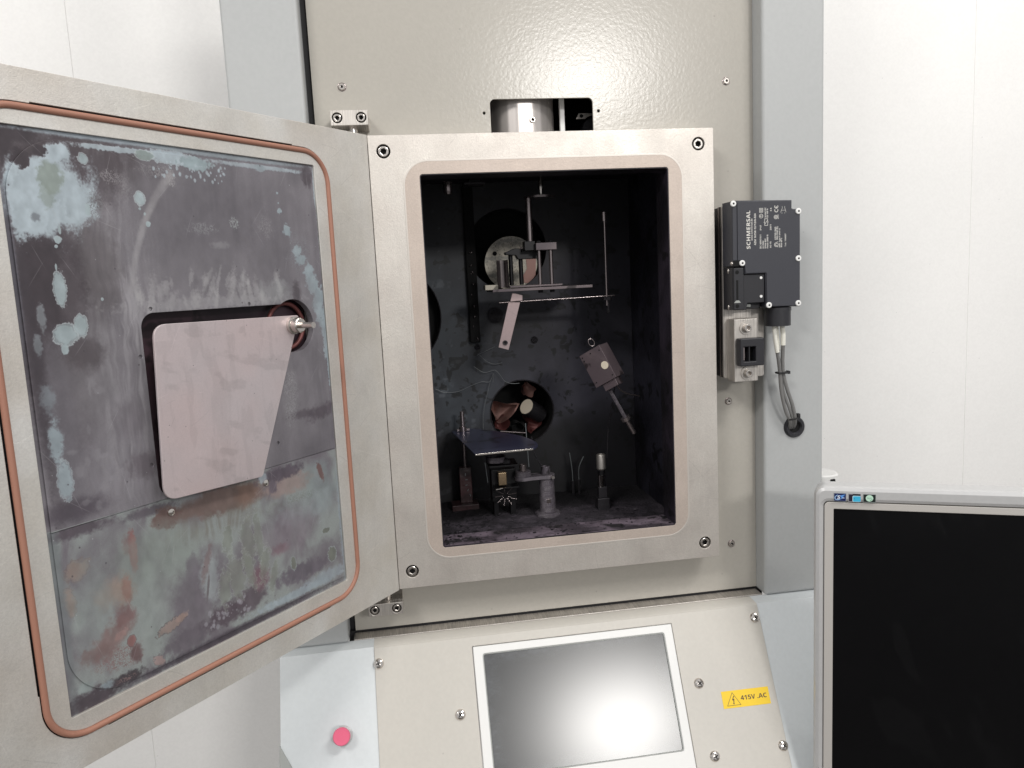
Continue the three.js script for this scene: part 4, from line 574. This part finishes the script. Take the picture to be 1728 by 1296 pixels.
// ================================================================ hinge blocks
function hinge(y0, y1, label, pin0, pin1) {
  const t = thing('hinge_block', label, 'hinge block', [-0.0175, (y0 + y1) / 2, 0], 'steel hinge blocks of the chamber door');
  const h = y1 - y0, s = rrShape(-0.0200, -h / 2, 0.0203, h / 2, 0.0008); s.holes.push(circPath(-0.0128, 0, 0.0056), circPath(0.0130, 0, 0.0056));
  put('block', merge(ext(s, -0.008, 0, 0.0005, 24), box(-0.02, 0.0203, -h / 2, h / 2, -0.0399, -0.008, 0.0005)), M.steel, t);
  for (const x of [-0.0128, 0.0130]) { put('counterbore_shade', cylZ(0.0055, -0.0079, -0.0075, x, 0), M.void, t); capScrew(t, x, 0, -0.0076, 0.0043, 0.0072, 0.5 + x * 20, M.steelPlain); }  // black discs paint the shaded gap around the hinge screws
  put('pin', cylY(0.0048, pin0 - (y0 + y1) / 2, pin1 - (y0 + y1) / 2, 0.003, -0.014), M.steelPlain, t);
  put('pin_washer', cylY(0.0078, (pin0 < y0 ? pin0 + 0.0006 : pin1 - 0.0022) - (y0 + y1) / 2, (pin0 < y0 ? pin0 + 0.0022 : pin1 - 0.0006) - (y0 + y1) / 2, 0.003, -0.014), M.steelPlain, t);
}
hinge(0.0115, 0.0278, 'steel hinge block above the top of the chamber door', 0.0012, 0.0115);
hinge(-0.5522, -0.5372, 'steel hinge block below the chamber door', -0.5372, -0.5228);

// ================================================================ safety switch, bracket, latch block, cables
{
  const b = thing('mounting_bracket', 'steel mounting plate behind the black interlock switch', 'bracket', [0.435, -0.295, -0.02]);
  const B = (n, g, m) => put(n, T(g, -0.435, 0.295, 0.02), m, b);
  B('plate', ext(rrShape(0.4092, -0.2965, 0.4612, -0.0895, 0.003), -0.004, 0, 0.0004), M.steel);
  B('shim', box(0.4093, 0.455, -0.2955, -0.0905, -0.0085, -0.0042, 0.0004), M.darkMetal); B('rear_plate', box(0.4094, 0.455, -0.296, -0.090, -0.0125, -0.0087, 0.0004), M.steelDull); B('spacer', box(0.4095, 0.45, -0.295, -0.091, -0.0399, -0.0127, 0.0004), M.plasticBlack);

  // printed switch face
  const CW = 1024, CH = 1280, cv = document.createElement('canvas'); cv.width = CW; cv.height = CH; const c = cv.getContext('2d');
  const X0 = 0.3955, X1 = 0.4965, Y0 = -0.2125, Y1 = -0.0862, px = (x) => (x - X0) / (X1 - X0) * CW, py = (y) => (Y1 - y) / (Y1 - Y0) * CH;
  c.fillStyle = 'rgb(54,55,62)'; c.fillRect(0, 0, CW, CH);
  for (let i = 0; i < 26000; i++) { const k = hash(i, 3, 7); c.fillStyle = k > 0.5 ? 'rgba(80,82,92,0.25)' : 'rgba(34,35,40,0.25)'; c.fillRect(hash(i, 1, 7) * CW, hash(i, 2, 7) * CH, 2, 2); }
  c.fillStyle = c.strokeStyle = 'rgb(214,212,206)';
  // text runs upwards: (x metres of the baseline, y metres of the start), size in metres. Photo crop 1512 px across x 1225..1365
  const K = 0.0000615;                                     // metres per crop pixel at the switch face
  const fx = (q) => 0.4098 + (q - 127) * K * 0.995, fy = (q) => -0.0902 - (q - 40) * K;
  const up = (s, qx, qy, size, len, font = 'sans-serif', bold = true) => { c.save(); c.translate(px(fx(qx)), py(fy(qy))); c.rotate(-Math.PI / 2); c.font = `${bold ? 'bold ' : ''}${size / 10}px ${font}`; const want = len * K / (X1 - X0) * CW, sc = size * K / (X1 - X0) * CW / (size / 10); const w = c.measureText(s).width; c.scale(want / w, sc); c.fillText(s, 0, 0); c.restore(); };
  up('SCHMERSAL', 462, 893, 104, 720); up('www.schmersal.de', 507, 735, 40, 410); up('AZM 161SK-12/12rk-024', 582, 822, 54, 588);
  up('IEC 60947-5-1', 690, 893, 46, 265); up('IP 67', 690, 552, 44, 98); up('Ui 250V', 735, 893, 40, 150); up('Uimp 4kV', 780, 893, 42, 185); up('Fmax 2000 N', 828, 893, 44, 258); up('AC-15', 888, 885, 44, 120); up('230 V', 892, 556, 44, 112); up('4 A', 898, 205, 44, 66);
  up('24 VAC/DC', 785, 320, 42, 188); up('ED 100 %', 824, 320, 40, 168); up('LISTED 3NJ5', 985, 740, 42, 245); up('IND.CONT.EQ.', 1024, 740, 42, 258); up('600L Type 4 and 13', 1064, 885, 38, 356); up('Max 60°C', 1104, 885, 40, 180); up('T.nr. 1154507', 1186, 872, 40, 242);
  const at = (qx, qy, f) => { c.save(); c.translate(px(fx(qx)), py(fy(qy))); c.scale(K / (X1 - X0) * CW, K / (X1 - X0) * CW); c.lineWidth = 8; f(); c.restore(); };
  at(687, 180, () => { c.strokeRect(-34, -36, 68, 72); c.strokeRect(-17, -18, 34, 36); c.fillRect(-5, -5, 10, 10); });
  at(686, 287, () => { c.beginPath(); c.arc(0, 0, 36, 0, 7); c.stroke(); c.beginPath(); c.moveTo(-36, 0); c.lineTo(30, 0); c.moveTo(-12, 14); c.lineTo(-12, -14); c.stroke(); });
  at(787, 402, () => { c.strokeRect(-30, -62, 60, 124); c.beginPath(); c.moveTo(-28, 36); c.lineTo(28, -36); c.moveTo(-52, 0); c.lineTo(-30, 0); c.moveTo(30, 0); c.lineTo(48, 0); c.stroke(); });
  c.lineWidth = 3;
  at(992, 150, () => { c.lineWidth = 12; c.beginPath(); c.arc(0, 40, 32, -0.6, Math.PI + 0.6); c.stroke(); c.beginPath(); c.arc(0, -30, 32, -0.6, Math.PI + 0.6); c.moveTo(0, 2); c.lineTo(0, -34); c.stroke(); });
  at(980, 315, () => { c.beginPath(); c.arc(0, 0, 34, 0, 7); c.stroke(); c.beginPath(); c.arc(0, 0, 18, 0, 7); c.stroke(); c.beginPath(); c.arc(0, 0, 6, 0, 7); c.fill(); });
  up('geprüft', 1032, 352, 28, 84);
  at(988, 830, () => { c.beginPath(); c.arc(0, 0, 38, 0, 7); c.stroke(); c.beginPath(); c.arc(0, 0, 20, 0.5, 5.5); c.stroke(); c.beginPath(); c.moveTo(24, 26); c.lineTo(34, 50); c.moveTo(14, -44); c.lineTo(26, -60); c.stroke(); });
  at(1136, 190, () => { c.lineWidth = 6; c.beginPath(); for (const [a, b2, d2, e] of [[-26, -70, -22, -40], [-22, -40, -58, 44], [24, -70, 26, -40], [26, -40, 52, 44], [-42, 4, 40, 4], [-30, 44, -30, 68], [26, 44, 26, 66]]) { c.moveTo(a, b2); c.lineTo(d2, e); } c.stroke(); });
  const tx = new THREE.CanvasTexture(cv); tx.colorSpace = THREE.SRGBColorSpace; tx.anisotropy = 8;
  const fm = std('switchFace', { map: tx, roughness: 0.46, bumpMap: grainBump, bumpScale: 0.0001 });

  const t = thing('safety_switch', 'black interlock switch with white printed text beside the flange', 'safety switch', [0.44, -0.15, 0.015]);
  const S = (n, g, m, par = t) => put(n, T(g, -0.44, 0.15, -0.015), m, par);
  const body = poly([[0.4092, -0.0872], [0.4140, -0.0866], [0.4826, -0.0882], [0.4826, -0.0976], [0.4850, -0.0986], [0.4930, -0.0986], [0.4930, -0.2121], [0.4502, -0.2108], [0.4494, -0.1715], [0.4238, -0.1712], [0.4232, -0.1612], [0.4092, -0.1612]]);
  S('housing', ext(body, 0.0006, 0.0285, 0.0008), M.switchSide);
  const face = ext(poly([[0.4150, -0.0880], [0.4816, -0.0890], [0.4816, -0.0984], [0.4845, -0.0996], [0.4921, -0.0996], [0.4921, -0.2112], [0.4510, -0.2099], [0.4502, -0.1706], [0.4246, -0.1703], [0.4225, -0.155], [0.4150, -0.155]]), 0.0283, 0.0298, 0.0004);
  { const p = face.attributes.position, uv = face.attributes.uv; for (let i = 0; i < p.count; i++) uv.setXY(i, (p.getX(i) - X0) / (X1 - X0), (p.getY(i) - Y0) / (Y1 - Y0)); }
  S('printed_face', face, fm);
  S('side_bevel', ext(poly([[0.4094, -0.0874], [0.4146, -0.0884], [0.4146, -0.1548], [0.4094, -0.1548]]), 0.0284, 0.0291, 0.0003), M.switchSide);
  for (const [x, y, a] of [[0.4098, -0.0902, 0.2], [0.4898, -0.1014, 0.5], [0.4898, -0.1558, 0.3], [0.4200, -0.1582, 0.4], [0.4528, -0.2086, 0.1], [0.4896, -0.2082, 0.6]]) {
    const sc = S('screw', T(lathe([[0.0034, 0], [0.0034, 0.0012], [0.0028, 0.0018], [0.0001, 0.0019]]).rotateX(Math.PI / 2), x, y, 0.0297), M.bezelWhite); 
    put('star_recess', T(merge(crossMark(0.0034, 0.0019, a), crossMark(0.0034, 0.00191, a + 0.78)).scale(0.8, 0.8, 1), x - 0.44, y + 0.15, 0.0147), M.void, sc);
  }
  // actuator head
  const hd = ext(poly([[0.4092, -0.1632], [0.4222, -0.1632], [0.4226, -0.1718], [0.4490, -0.1722], [0.4488, -0.2050], [0.428, -0.2050], [0.4262, -0.2128], [0.4092, -0.2122]]), 0.002, 0.0268, 0.0006);
  S('head', hd, M.plasticBlack); S('head_rail', box(0.4100, 0.4222, -0.2120, -0.1636, 0.0266, 0.0296, 0.0008), M.plasticBlack);
  S('key_slot', box(0.4128, 0.4152, -0.2005, -0.1775, 0.0290, 0.0299, 0.0002), M.void);
  for (const y of [-0.1685, -0.2078]) S('guide_hole', cylZ(0.0023, 0.029, 0.02985, 0.4139, y), M.void);
  S('arrow_mark', ext(poly([[0.4098, -0.2040], [0.4182, -0.2040], [0.4158, -0.2012], [0.4124, -0.2012]]), 0.0292, 0.0300, 0), M.greyLow);
  for (const y of [-0.1762, -0.1979]) S('rivet', cylZ(0.0016, 0.0266, 0.0276, 0.4446, y), M.bezelWhite);
  S('slot_pin', box(0.4275, 0.4345, -0.2100, -0.2065, 0.015, 0.022, 0.0012), M.greyLow); S('lower_lug', box(0.426, 0.4488, -0.2125, -0.205, 0.002, 0.016, 0.0008), M.plasticBlack);
  S('recess_screw', T(new THREE.SphereGeometry(0.0026, 16, 10), 0.4098, -0.1582, 0.0265), M.steelPlain); S('recess_shade', box(0.4094, 0.4165, -0.1618, -0.1552, 0.0283, 0.0293, 0.0002), M.void);
  for (const y of [-0.167, -0.2095]) S('side_screw', T(new THREE.SphereGeometry(0.0024, 14, 8).scale(0.6, 1.3, 0.6), 0.4096, y, 0.016), M.steelPlain);
  const gl = S('cable_gland', merge(cylY(0.0146, -0.2345, -0.2125, 0.4720, 0.0150, 0.0146, 36), cylY(0.0152, -0.2168, -0.2125, 0.4720, 0.0150, 0.0152, 12)), M.plasticBlack);

  const l = thing('latch_block', 'steel latch block with black plastic keeper below the switch', 'latch block', [0.4285, -0.261, 0.0]);
  const Lk = (n, g, m, par = l) => put(n, T(g, -0.4285, 0.261, 0), m, par);
  Lk('block', box(0.4141, 0.4437, -0.2990, -0.2238, 0.0002, 0.0200, 0.0008), M.steel);
  const kp = ext((() => { const s = rrShape(0.4162, -0.2792, 0.4460, -0.2462, 0.0015); s.holes.push(rrPath(0.4202, -0.2735, 0.4352, -0.2563, 0.0006)); return s; })(), 0.0202, 0.0320, 0.0012);
  Lk('keeper', kp, M.plasticBlack); Lk('keeper_back', box(0.417, 0.444, -0.278, -0.2475, 0.0201, 0.0215, 0), M.void); Lk('keeper_tongue', box(0.4204, 0.4245, -0.2730, -0.2567, 0.0216, 0.026, 0.0005), M.steelDull); Lk('keeper_bar', box(0.4270, 0.4280, -0.2735, -0.2563, 0.022, 0.031, 0), M.plasticBlack);
  for (const [x, y, a] of [[0.4284, -0.2346, 0.2], [0.4294, -0.2888, 0.7]]) { Lk('washer', T(lathe([[0.0001, 0], [0.0078, 0], [0.0078, 0.0012], [0.0001, 0.0012]], 36).rotateX(Math.PI / 2), x, y, 0.0201), M.steel); Lk('cap_screw', T(capScrewGeo(0.0047, 0.006, a), x, y, 0.0213), M.steelPlain); }

  const cb = thing('switch_cable', 'grey wires with white sleeves hanging from the switch gland', 'cable', [0.472, -0.2345, 0.012]);
  const C = (n, g, m) => put(n, T(g, -0.472, 0.2345, -0.012), m, cb);
  C('sleeve', tube([[0.4655, -0.233, 0.018], [0.4675, -0.25, 0.017], [0.4705, -0.2668, 0.016]], 0.0026, 16), M.sleeve); C('sleeve', tube([[0.4710, -0.233, 0.012], [0.4730, -0.25, 0.011], [0.4745, -0.264, 0.010]], 0.0024, 16), M.sleeve); C('sleeve', tube([[0.4768, -0.233, 0.015], [0.4785, -0.245, 0.015], [0.4790, -0.2586, 0.014]], 0.0029, 16), M.sleeve);
  C('wire', tube([[0.4700, -0.264, 0.016], [0.4745, -0.280, 0.012], [0.4778, -0.293, 0.008], [0.4820, -0.318, 0.004], [0.4905, -0.345, 0.0], [0.497, -0.356, -0.003], [0.5012, -0.366, -0.012], [0.503, -0.372, -0.022]], 0.0022, 60), M.cableGrey);
  C('wire', tube([[0.4790, -0.257, 0.014], [0.4800, -0.268, 0.011], [0.4808, -0.280, 0.009], [0.4832, -0.295, 0.006], [0.4895, -0.315, 0.004], [0.4980, -0.336, 0.001], [0.5035, -0.354, -0.003], [0.5072, -0.365, -0.012], [0.509, -0.371, -0.022]], 0.0024, 60), M.cableGrey);
  C('wire', tube([[0.4745, -0.262, 0.010], [0.4758, -0.278, 0.008], [0.4800, -0.295, 0.006], [0.4850, -0.316, 0.002], [0.4945, -0.340, 0.0], [0.5005, -0.3545, -0.004], [0.504, -0.366, -0.012], [0.506, -0.372, -0.022]], 0.0019, 60), M.cableGrey);
  C('cable_tie', box(0.4745, 0.4880, -0.2944, -0.2922, 0.0015, 0.0115, 0.0006), M.black); C('cable_tie', box(0.4875, 0.4905, -0.2950, -0.2912, 0.004, 0.0105, 0.0006), M.black);
  C('cable_tie', T(new THREE.TorusGeometry(0.0062, 0.0011, 8, 20).rotateX(1.5).rotateZ(0.15), 0.5005, -0.3535, -0.003), M.black); C('cable_tie', box(0.5055, 0.5095, -0.3535, -0.3475, -0.006, 0.0, 0.0008), M.black);

  const g = thing('cable_grommet', 'round black grommet in the right column where wires enter', 'grommet', [0.5085, -0.3668, -0.015]);
  put('ring', T(lathe([[0.0072, -0.004], [0.0072, 0.002], [0.0088, 0.0042], [0.0118, 0.0042], [0.0136, 0.002], [0.0138, 0]], 48).rotateX(Math.PI / 2), 0, 0, 0), M.plasticBlack, g); put('hole', cylZ(0.0074, 0.0003, 0.0008, 0, 0), M.void, g);
}

// ================================================================ control console
{
  const th = 28 * Math.PI / 180, t = thing('control_console', 'sloping cream control console with touchscreen under the chamber', 'console', [0.2, -0.586, 0]);
  // face frame: local x, y up the slope (= -s), z out of the face, origin at the top edge of the face
  const face = new THREE.Group(); 
  const FM = new THREE.Matrix4().makeTranslation(-0.2, 0, 0).multiply(new THREE.Matrix4().makeRotationX(-th));
  const F = (n, g, m, par = t) => put(n, g.applyMatrix4(FM), m, par);
  const sideProfile = (x0, x1, dz, m, n, y0 = 0) => {            // top shelf and sloping face as one bent sheet
    const s = new THREE.Shape(), c = Math.cos(th), si = Math.sin(th), top = -0.0022 + y0; 
    const L = 0.4; s.moveTo(-0.0195, top); s.lineTo(0.0002, top - 0.0014); s.quadraticCurveTo(0.0024 + dz, top - 0.0018, 0.0030 + dz * si, -0.0064 + y0); s.lineTo(L * si + dz, -L * c); s.lineTo(-0.0195, -L * c); s.closePath();
    const g = new THREE.ExtrudeGeometry(s, { depth: x1 - x0, bevelEnabled: true, bevelSize: 0.0006, bevelThickness: 0.0006, bevelOffset: -0.0006, bevelSegments: 2, curveSegments: 8 });
    g.rotateY(-Math.PI / 2); g.translate(x1 - 0.2, 0, 0); return put(n, toCreasedNormals(boxUV(g), 0.5), m, t);
  };
  // cream centre with a hole for the screen: built as frame of the slope
  const fs = poly([[-0.0345, -0.0045], [0.4485, -0.0045], [0.4485, -0.36], [-0.0345, -0.36]]); fs.holes.push(rrPath(0.0815, -0.40 + 0.06, 0.3325, -0.0155, 0.001));
  F('face_sheet', ext(fs, -0.003, 0.0005, 0.0006), M.cream);
  const tp = new THREE.Shape(); tp.moveTo(-0.0195, -0.0022); tp.lineTo(-0.0005, -0.0030); tp.quadraticCurveTo(0.0014, -0.0034, 0.0022, -0.0046); tp.lineTo(0.0005, -0.0065); tp.lineTo(-0.0195, -0.0060); tp.closePath();
  { const g = new THREE.ExtrudeGeometry(tp, { depth: 0.4830, bevelEnabled: false, curveSegments: 8 }); g.rotateY(-Math.PI / 2); g.translate(0.4485 - 0.2, 0, 0); put('top_shelf', toCreasedNormals(boxUV(g), 0.7), M.cream, t); }
  // white covers left and right
  const lw = poly([[-0.1435, -0.0], [-0.0362, -0.0], [-0.0362, -0.30], [-0.085, -0.30], [-0.085, -0.185], [-0.1435, -0.0975]]);
  { const c = Math.cos(th), si = Math.sin(th);
    for (const [x0, x1, name] of [[0.4491, 0.62, 'right_cover']]) { const m = sideProfile(x0, x1, -0.0015, M.whiteBlue, 'side_cover', 0); m.userData.label = 'pale blue white cover right of the cream face'; }
    const sl = sideProfile(-0.1430, -0.0350, -0.0015, M.whiteBlue, 'side_cover', 0); sl.userData.label = 'pale blue white cover left of the cream face';
    // take the lower outer corner off
    const g = sl.geometry, p = g.attributes.position; for (let i = 0; i < p.count; i++) { const y = p.getY(i), x = p.getX(i) + 0.2; if (y < -0.2) { const k = clamp((-0.0362 - x) / 0.107); } }
  }
  F('corner_facet', ext(poly([[-0.1445, -0.0975], [-0.1445, -0.30], [-0.03, -0.30]]), -0.004, 0.0012, 0.0005), M.greyLow);
  const rb = new THREE.Group(); rb.name = 'stop_button'; rb.applyMatrix4(FM.clone().multiply(new THREE.Matrix4().makeTranslation(-0.0740, -0.0955, -0.0005))); rb.userData.label = 'pink red push button on the left cover'; t.add(rb);
  put('button_collar', lathe([[0.0108, 0], [0.0108, 0.0012], [0.0096, 0.0022], [0.0072, 0.0022]], 40).rotateX(Math.PI / 2), M.silverPlastic, rb); put('button_cap', lathe([[0.0078, 0.010], [0.0095, 0.014], [0.0098, 0.0175], [0.009, 0.0192], [0.006, 0.0182], [0.0001, 0.0178]], 40).rotateX(Math.PI / 2), M.pink, rb); put('button_stem', lathe([[0.0072, 0], [0.0072, 0.0101]]).rotateX(Math.PI / 2), M.greyLow, rb);
  // touchscreen
  const ts = new THREE.Group(); ts.name = 'touchscreen'; ts.applyMatrix4(FM); t.add(ts);
  const bz = rrShape(0.0825, -0.215, 0.3317, -0.0163, 0.0012); bz.holes.push(rrPath(0.0935, -0.1600, 0.3208, -0.0252, 0.003));
  put('bezel', ext(bz, -0.004, 0.0012, 0.0008), M.bezelWhite, ts);
  const lip = rrShape(0.0933, -0.1602, 0.3210, -0.0250, 0.003); lip.holes.push(rrPath(0.0947, -0.1588, 0.3196, -0.0264, 0.0024)); put('screen_seal', ext(lip, -0.004, 0.0002, 0.0003), M.greyLow, ts);
  const scr = phy('touch', { map: dataTex(512, 512, (u, v) => { const s = fbm(u * 40 + v * 50, v * 50 - u * 6, 4, 351), d = Math.min(u, 1 - u, v, 1 - v), e = 1 - ss(0.0, 0.10, d + (fbm(u * 9, v * 9, 4, 353) - 0.5) * 0.09), k = 34 + 8 * s + 34 * e * fbm(u * 40, v * 40, 3, 355); return [k * 0.95, k, k * 1.06]; }, true), roughness: 0.23, ior: 1.75, specularIntensity: 1 });
  const sg = new THREE.PlaneGeometry(0.2255, 0.1330).translate(0.2072, -0.0926, -0.0012); put('screen_glass', sg, scr, ts);
  for (const [x, y, a] of [[-0.0300, -0.0227, 0.3], [0.0610, -0.0893, 0.8], [0.4416, -0.0202, 0.2], [0.3534, -0.0884, 0.6], [0.4491 - 0.006, -0.1690, 1.0], [0.3565, -0.1700, 0.4]]) {
    const s = crossScrew(t, 0, 0, 0, 0.0061, 0.0042, a); s.applyMatrix4(FM.clone().multiply(new THREE.Matrix4().makeTranslation(x, y, 0.0005)));
  }
  // voltage sticker
  const cv = document.createElement('canvas'); cv.width = 600; cv.height = 200; const c = cv.getContext('2d');
  c.fillStyle = 'rgb(244,205,20)'; c.fillRect(0, 0, 600, 200); c.fillStyle = c.strokeStyle = 'rgb(58,34,26)'; c.lineWidth = 5; c.lineJoin = 'round';
  c.beginPath(); c.moveTo(52, 172); c.lineTo(222, 172); c.lineTo(137, 24); c.closePath(); c.stroke();
  c.beginPath(); c.moveTo(146, 62); c.lineTo(120, 112); c.lineTo(136, 112); c.lineTo(132, 148); c.lineTo(124, 146); c.lineTo(136, 164); c.lineTo(150, 148); c.lineTo(141, 148); c.lineTo(152, 96); c.lineTo(136, 98); c.lineTo(156, 66); c.closePath(); c.fill();
  c.font = 'bold 74px sans-serif'; c.save(); c.translate(232, 122); const w = c.measureText('415V .AC').width; c.scale(336 / w, 1); c.fillText('415V .AC', 0, 0); c.strokeText; c.restore();
  const tx = new THREE.CanvasTexture(cv); tx.colorSpace = THREE.SRGBColorSpace;
  const st = new THREE.Mesh(new THREE.BoxGeometry(0.0605, 0.0195, 0.0003), [M.pink, M.pink, M.pink, M.pink, std('sticker', { map: tx, roughness: 0.42 }), M.pink].map((m) => (m === M.pink ? std('stickerEdge', { color: rgb(240, 200, 20), roughness: 0.5 }) : m)));
  st.name = 'warning_sticker'; st.castShadow = st.receiveShadow = true; st.applyMatrix4(new THREE.Matrix4().makeTranslation(0.2, -0.586, 0).multiply(FM).multiply(new THREE.Matrix4().makeTranslation(0.4090, -0.1112, 0.0007)).multiply(new THREE.Matrix4().makeRotationZ(-0.01)));
  tagOf(st, 'yellow 415V AC warning sticker with lightning triangle on the console', 'warning sticker'); scene.add(st);
}

// ================================================================ monitor at the right
{
  const t = thing('computer_monitor', 'silver framed computer monitor with dark screen at lower right', 'monitor', [0.46, -0.4088, 0.12]);
  t.rotation.y = -25.5 * Math.PI / 180;
  const Wd = 0.37, Hh = 0.36;
  const fr = rrShape(0, -Hh, Wd, 0.0035, 0.011); fr.holes.push(rrPath(0.0098, -Hh + 0.014, Wd - 0.0098, -0.0138, 0.005));
  { const g = ext(fr, -0.014, 0.0, 0.0045, 16); put('frame', g, M.silverPlastic, t); }
  const inn = rrShape(0.0101, -Hh + 0.0143, Wd - 0.0101, -0.0141, 0.005); inn.holes.push(rrPath(0.0195, -Hh + 0.025, Wd - 0.0195, -0.0218, 0.001)); put('inner_bezel', ext(inn, -0.012, -0.0022, 0.0006), M.bezelInner, t);
  put('screen', box(0.015, Wd - 0.015, -Hh + 0.02, -0.018, -0.012, -0.0042, 0), M.screen, t);
  put('back_shell', box(0.004, Wd - 0.004, -Hh + 0.004, -0.001, -0.05, -0.0135, 0.01), M.silverPlastic, t);
  const mk = (f) => { const cv = document.createElement('canvas'); cv.width = 128; cv.height = 96; const c = cv.getContext('2d'); f(c); const x = new THREE.CanvasTexture(cv); x.colorSpace = THREE.SRGBColorSpace; return x; };
  const arts = [
    ['blue sticker with slanted white 5', (c) => { c.fillStyle = '#8f959c'; c.fillRect(0, 0, 128, 96); c.fillStyle = '#101c52'; c.fillRect(5, 6, 118, 86); c.strokeStyle = '#a9d0f4'; c.lineWidth = 7; c.beginPath(); c.ellipse(46, 50, 36, 26, -0.5, 1.2, 5.0); c.stroke(); c.fillStyle = '#5f97dc'; c.beginPath(); c.moveTo(60, 30); c.lineTo(120, 14); c.lineTo(90, 44); c.lineTo(110, 40); c.lineTo(72, 74); c.lineTo(78, 52); c.closePath(); c.fill(); c.font = 'italic bold 58px sans-serif'; c.fillStyle = '#e6effa'; c.fillText('5', 30, 70); c.font = 'italic bold 18px sans-serif'; c.fillText('ms', 84, 62); }],
    ['sticker with sky blue rounded square', (c) => { c.fillStyle = '#9a9aa0'; c.fillRect(0, 0, 128, 96); c.fillStyle = '#241f30'; c.fillRect(5, 10, 44, 80); c.fillStyle = '#17161c'; c.fillRect(44, 4, 78, 20); c.fillStyle = '#bfe2ee'; c.beginPath(); c.roundRect(42, 24, 82, 70, 12); c.fill(); c.fillStyle = '#3fb2d8'; c.beginPath(); c.roundRect(48, 30, 76, 62, 10); c.fill(); c.fillStyle = '#23507a'; c.fillRect(58, 56, 10, 7); }],
    ['dark sticker with pale green disc', (c) => { c.fillStyle = '#8d9390'; c.fillRect(0, 0, 128, 96); c.fillStyle = '#16201f'; c.fillRect(4, 4, 120, 86); c.fillStyle = '#bfe0cc'; c.beginPath(); c.arc(64, 46, 38, 0, 7); c.fill(); c.strokeStyle = '#5e8f78'; c.lineWidth = 5; c.beginPath(); c.moveTo(66, 62); c.lineTo(76, 72); c.lineTo(94, 50); c.stroke(); c.font = 'bold 24px sans-serif'; c.fillStyle = '#6b9b84'; c.fillText('test', 40, 52); }],
  ];
  const edge = std('stickEdge', { color: rgb(140, 145, 150), roughness: 0.4 });
  arts.forEach(([lab, f], i) => { const m = new THREE.MeshStandardMaterial({ map: mk(f), roughness: 0.35 }); const s = new THREE.Mesh(new THREE.BoxGeometry(0.0126, 0.0092, 0.0004), [edge, edge, edge, edge, m, edge]); s.name = 'sticker'; s.userData.label = lab; s.position.set(0.0256 + i * 0.0147, -0.0076 - 0.0002 * i, 0.0002); s.castShadow = s.receiveShadow = true; t.add(s); });

  const p = thing('post_cap', 'white round post top standing behind the monitor corner', 'post', [0.654, -0.5015, -0.2]);
  put('cap', lathe([[0.0245, -0.2], [0.0245, 0.016], [0.0225, 0.018], [0.0001, 0.0185]], 40), M.bezelWhite, p); put('slot', box(0.0005, 0.0085, -0.03, 0.0125, 0.0205, 0.0262, 0.001), M.void, p); put('slot_edge', box(0.0005, 0.0025, -0.03, 0.007, 0.0255, 0.0268, 0.0005), M.steelPlain, p);
}
renderer.render(scene, camera);
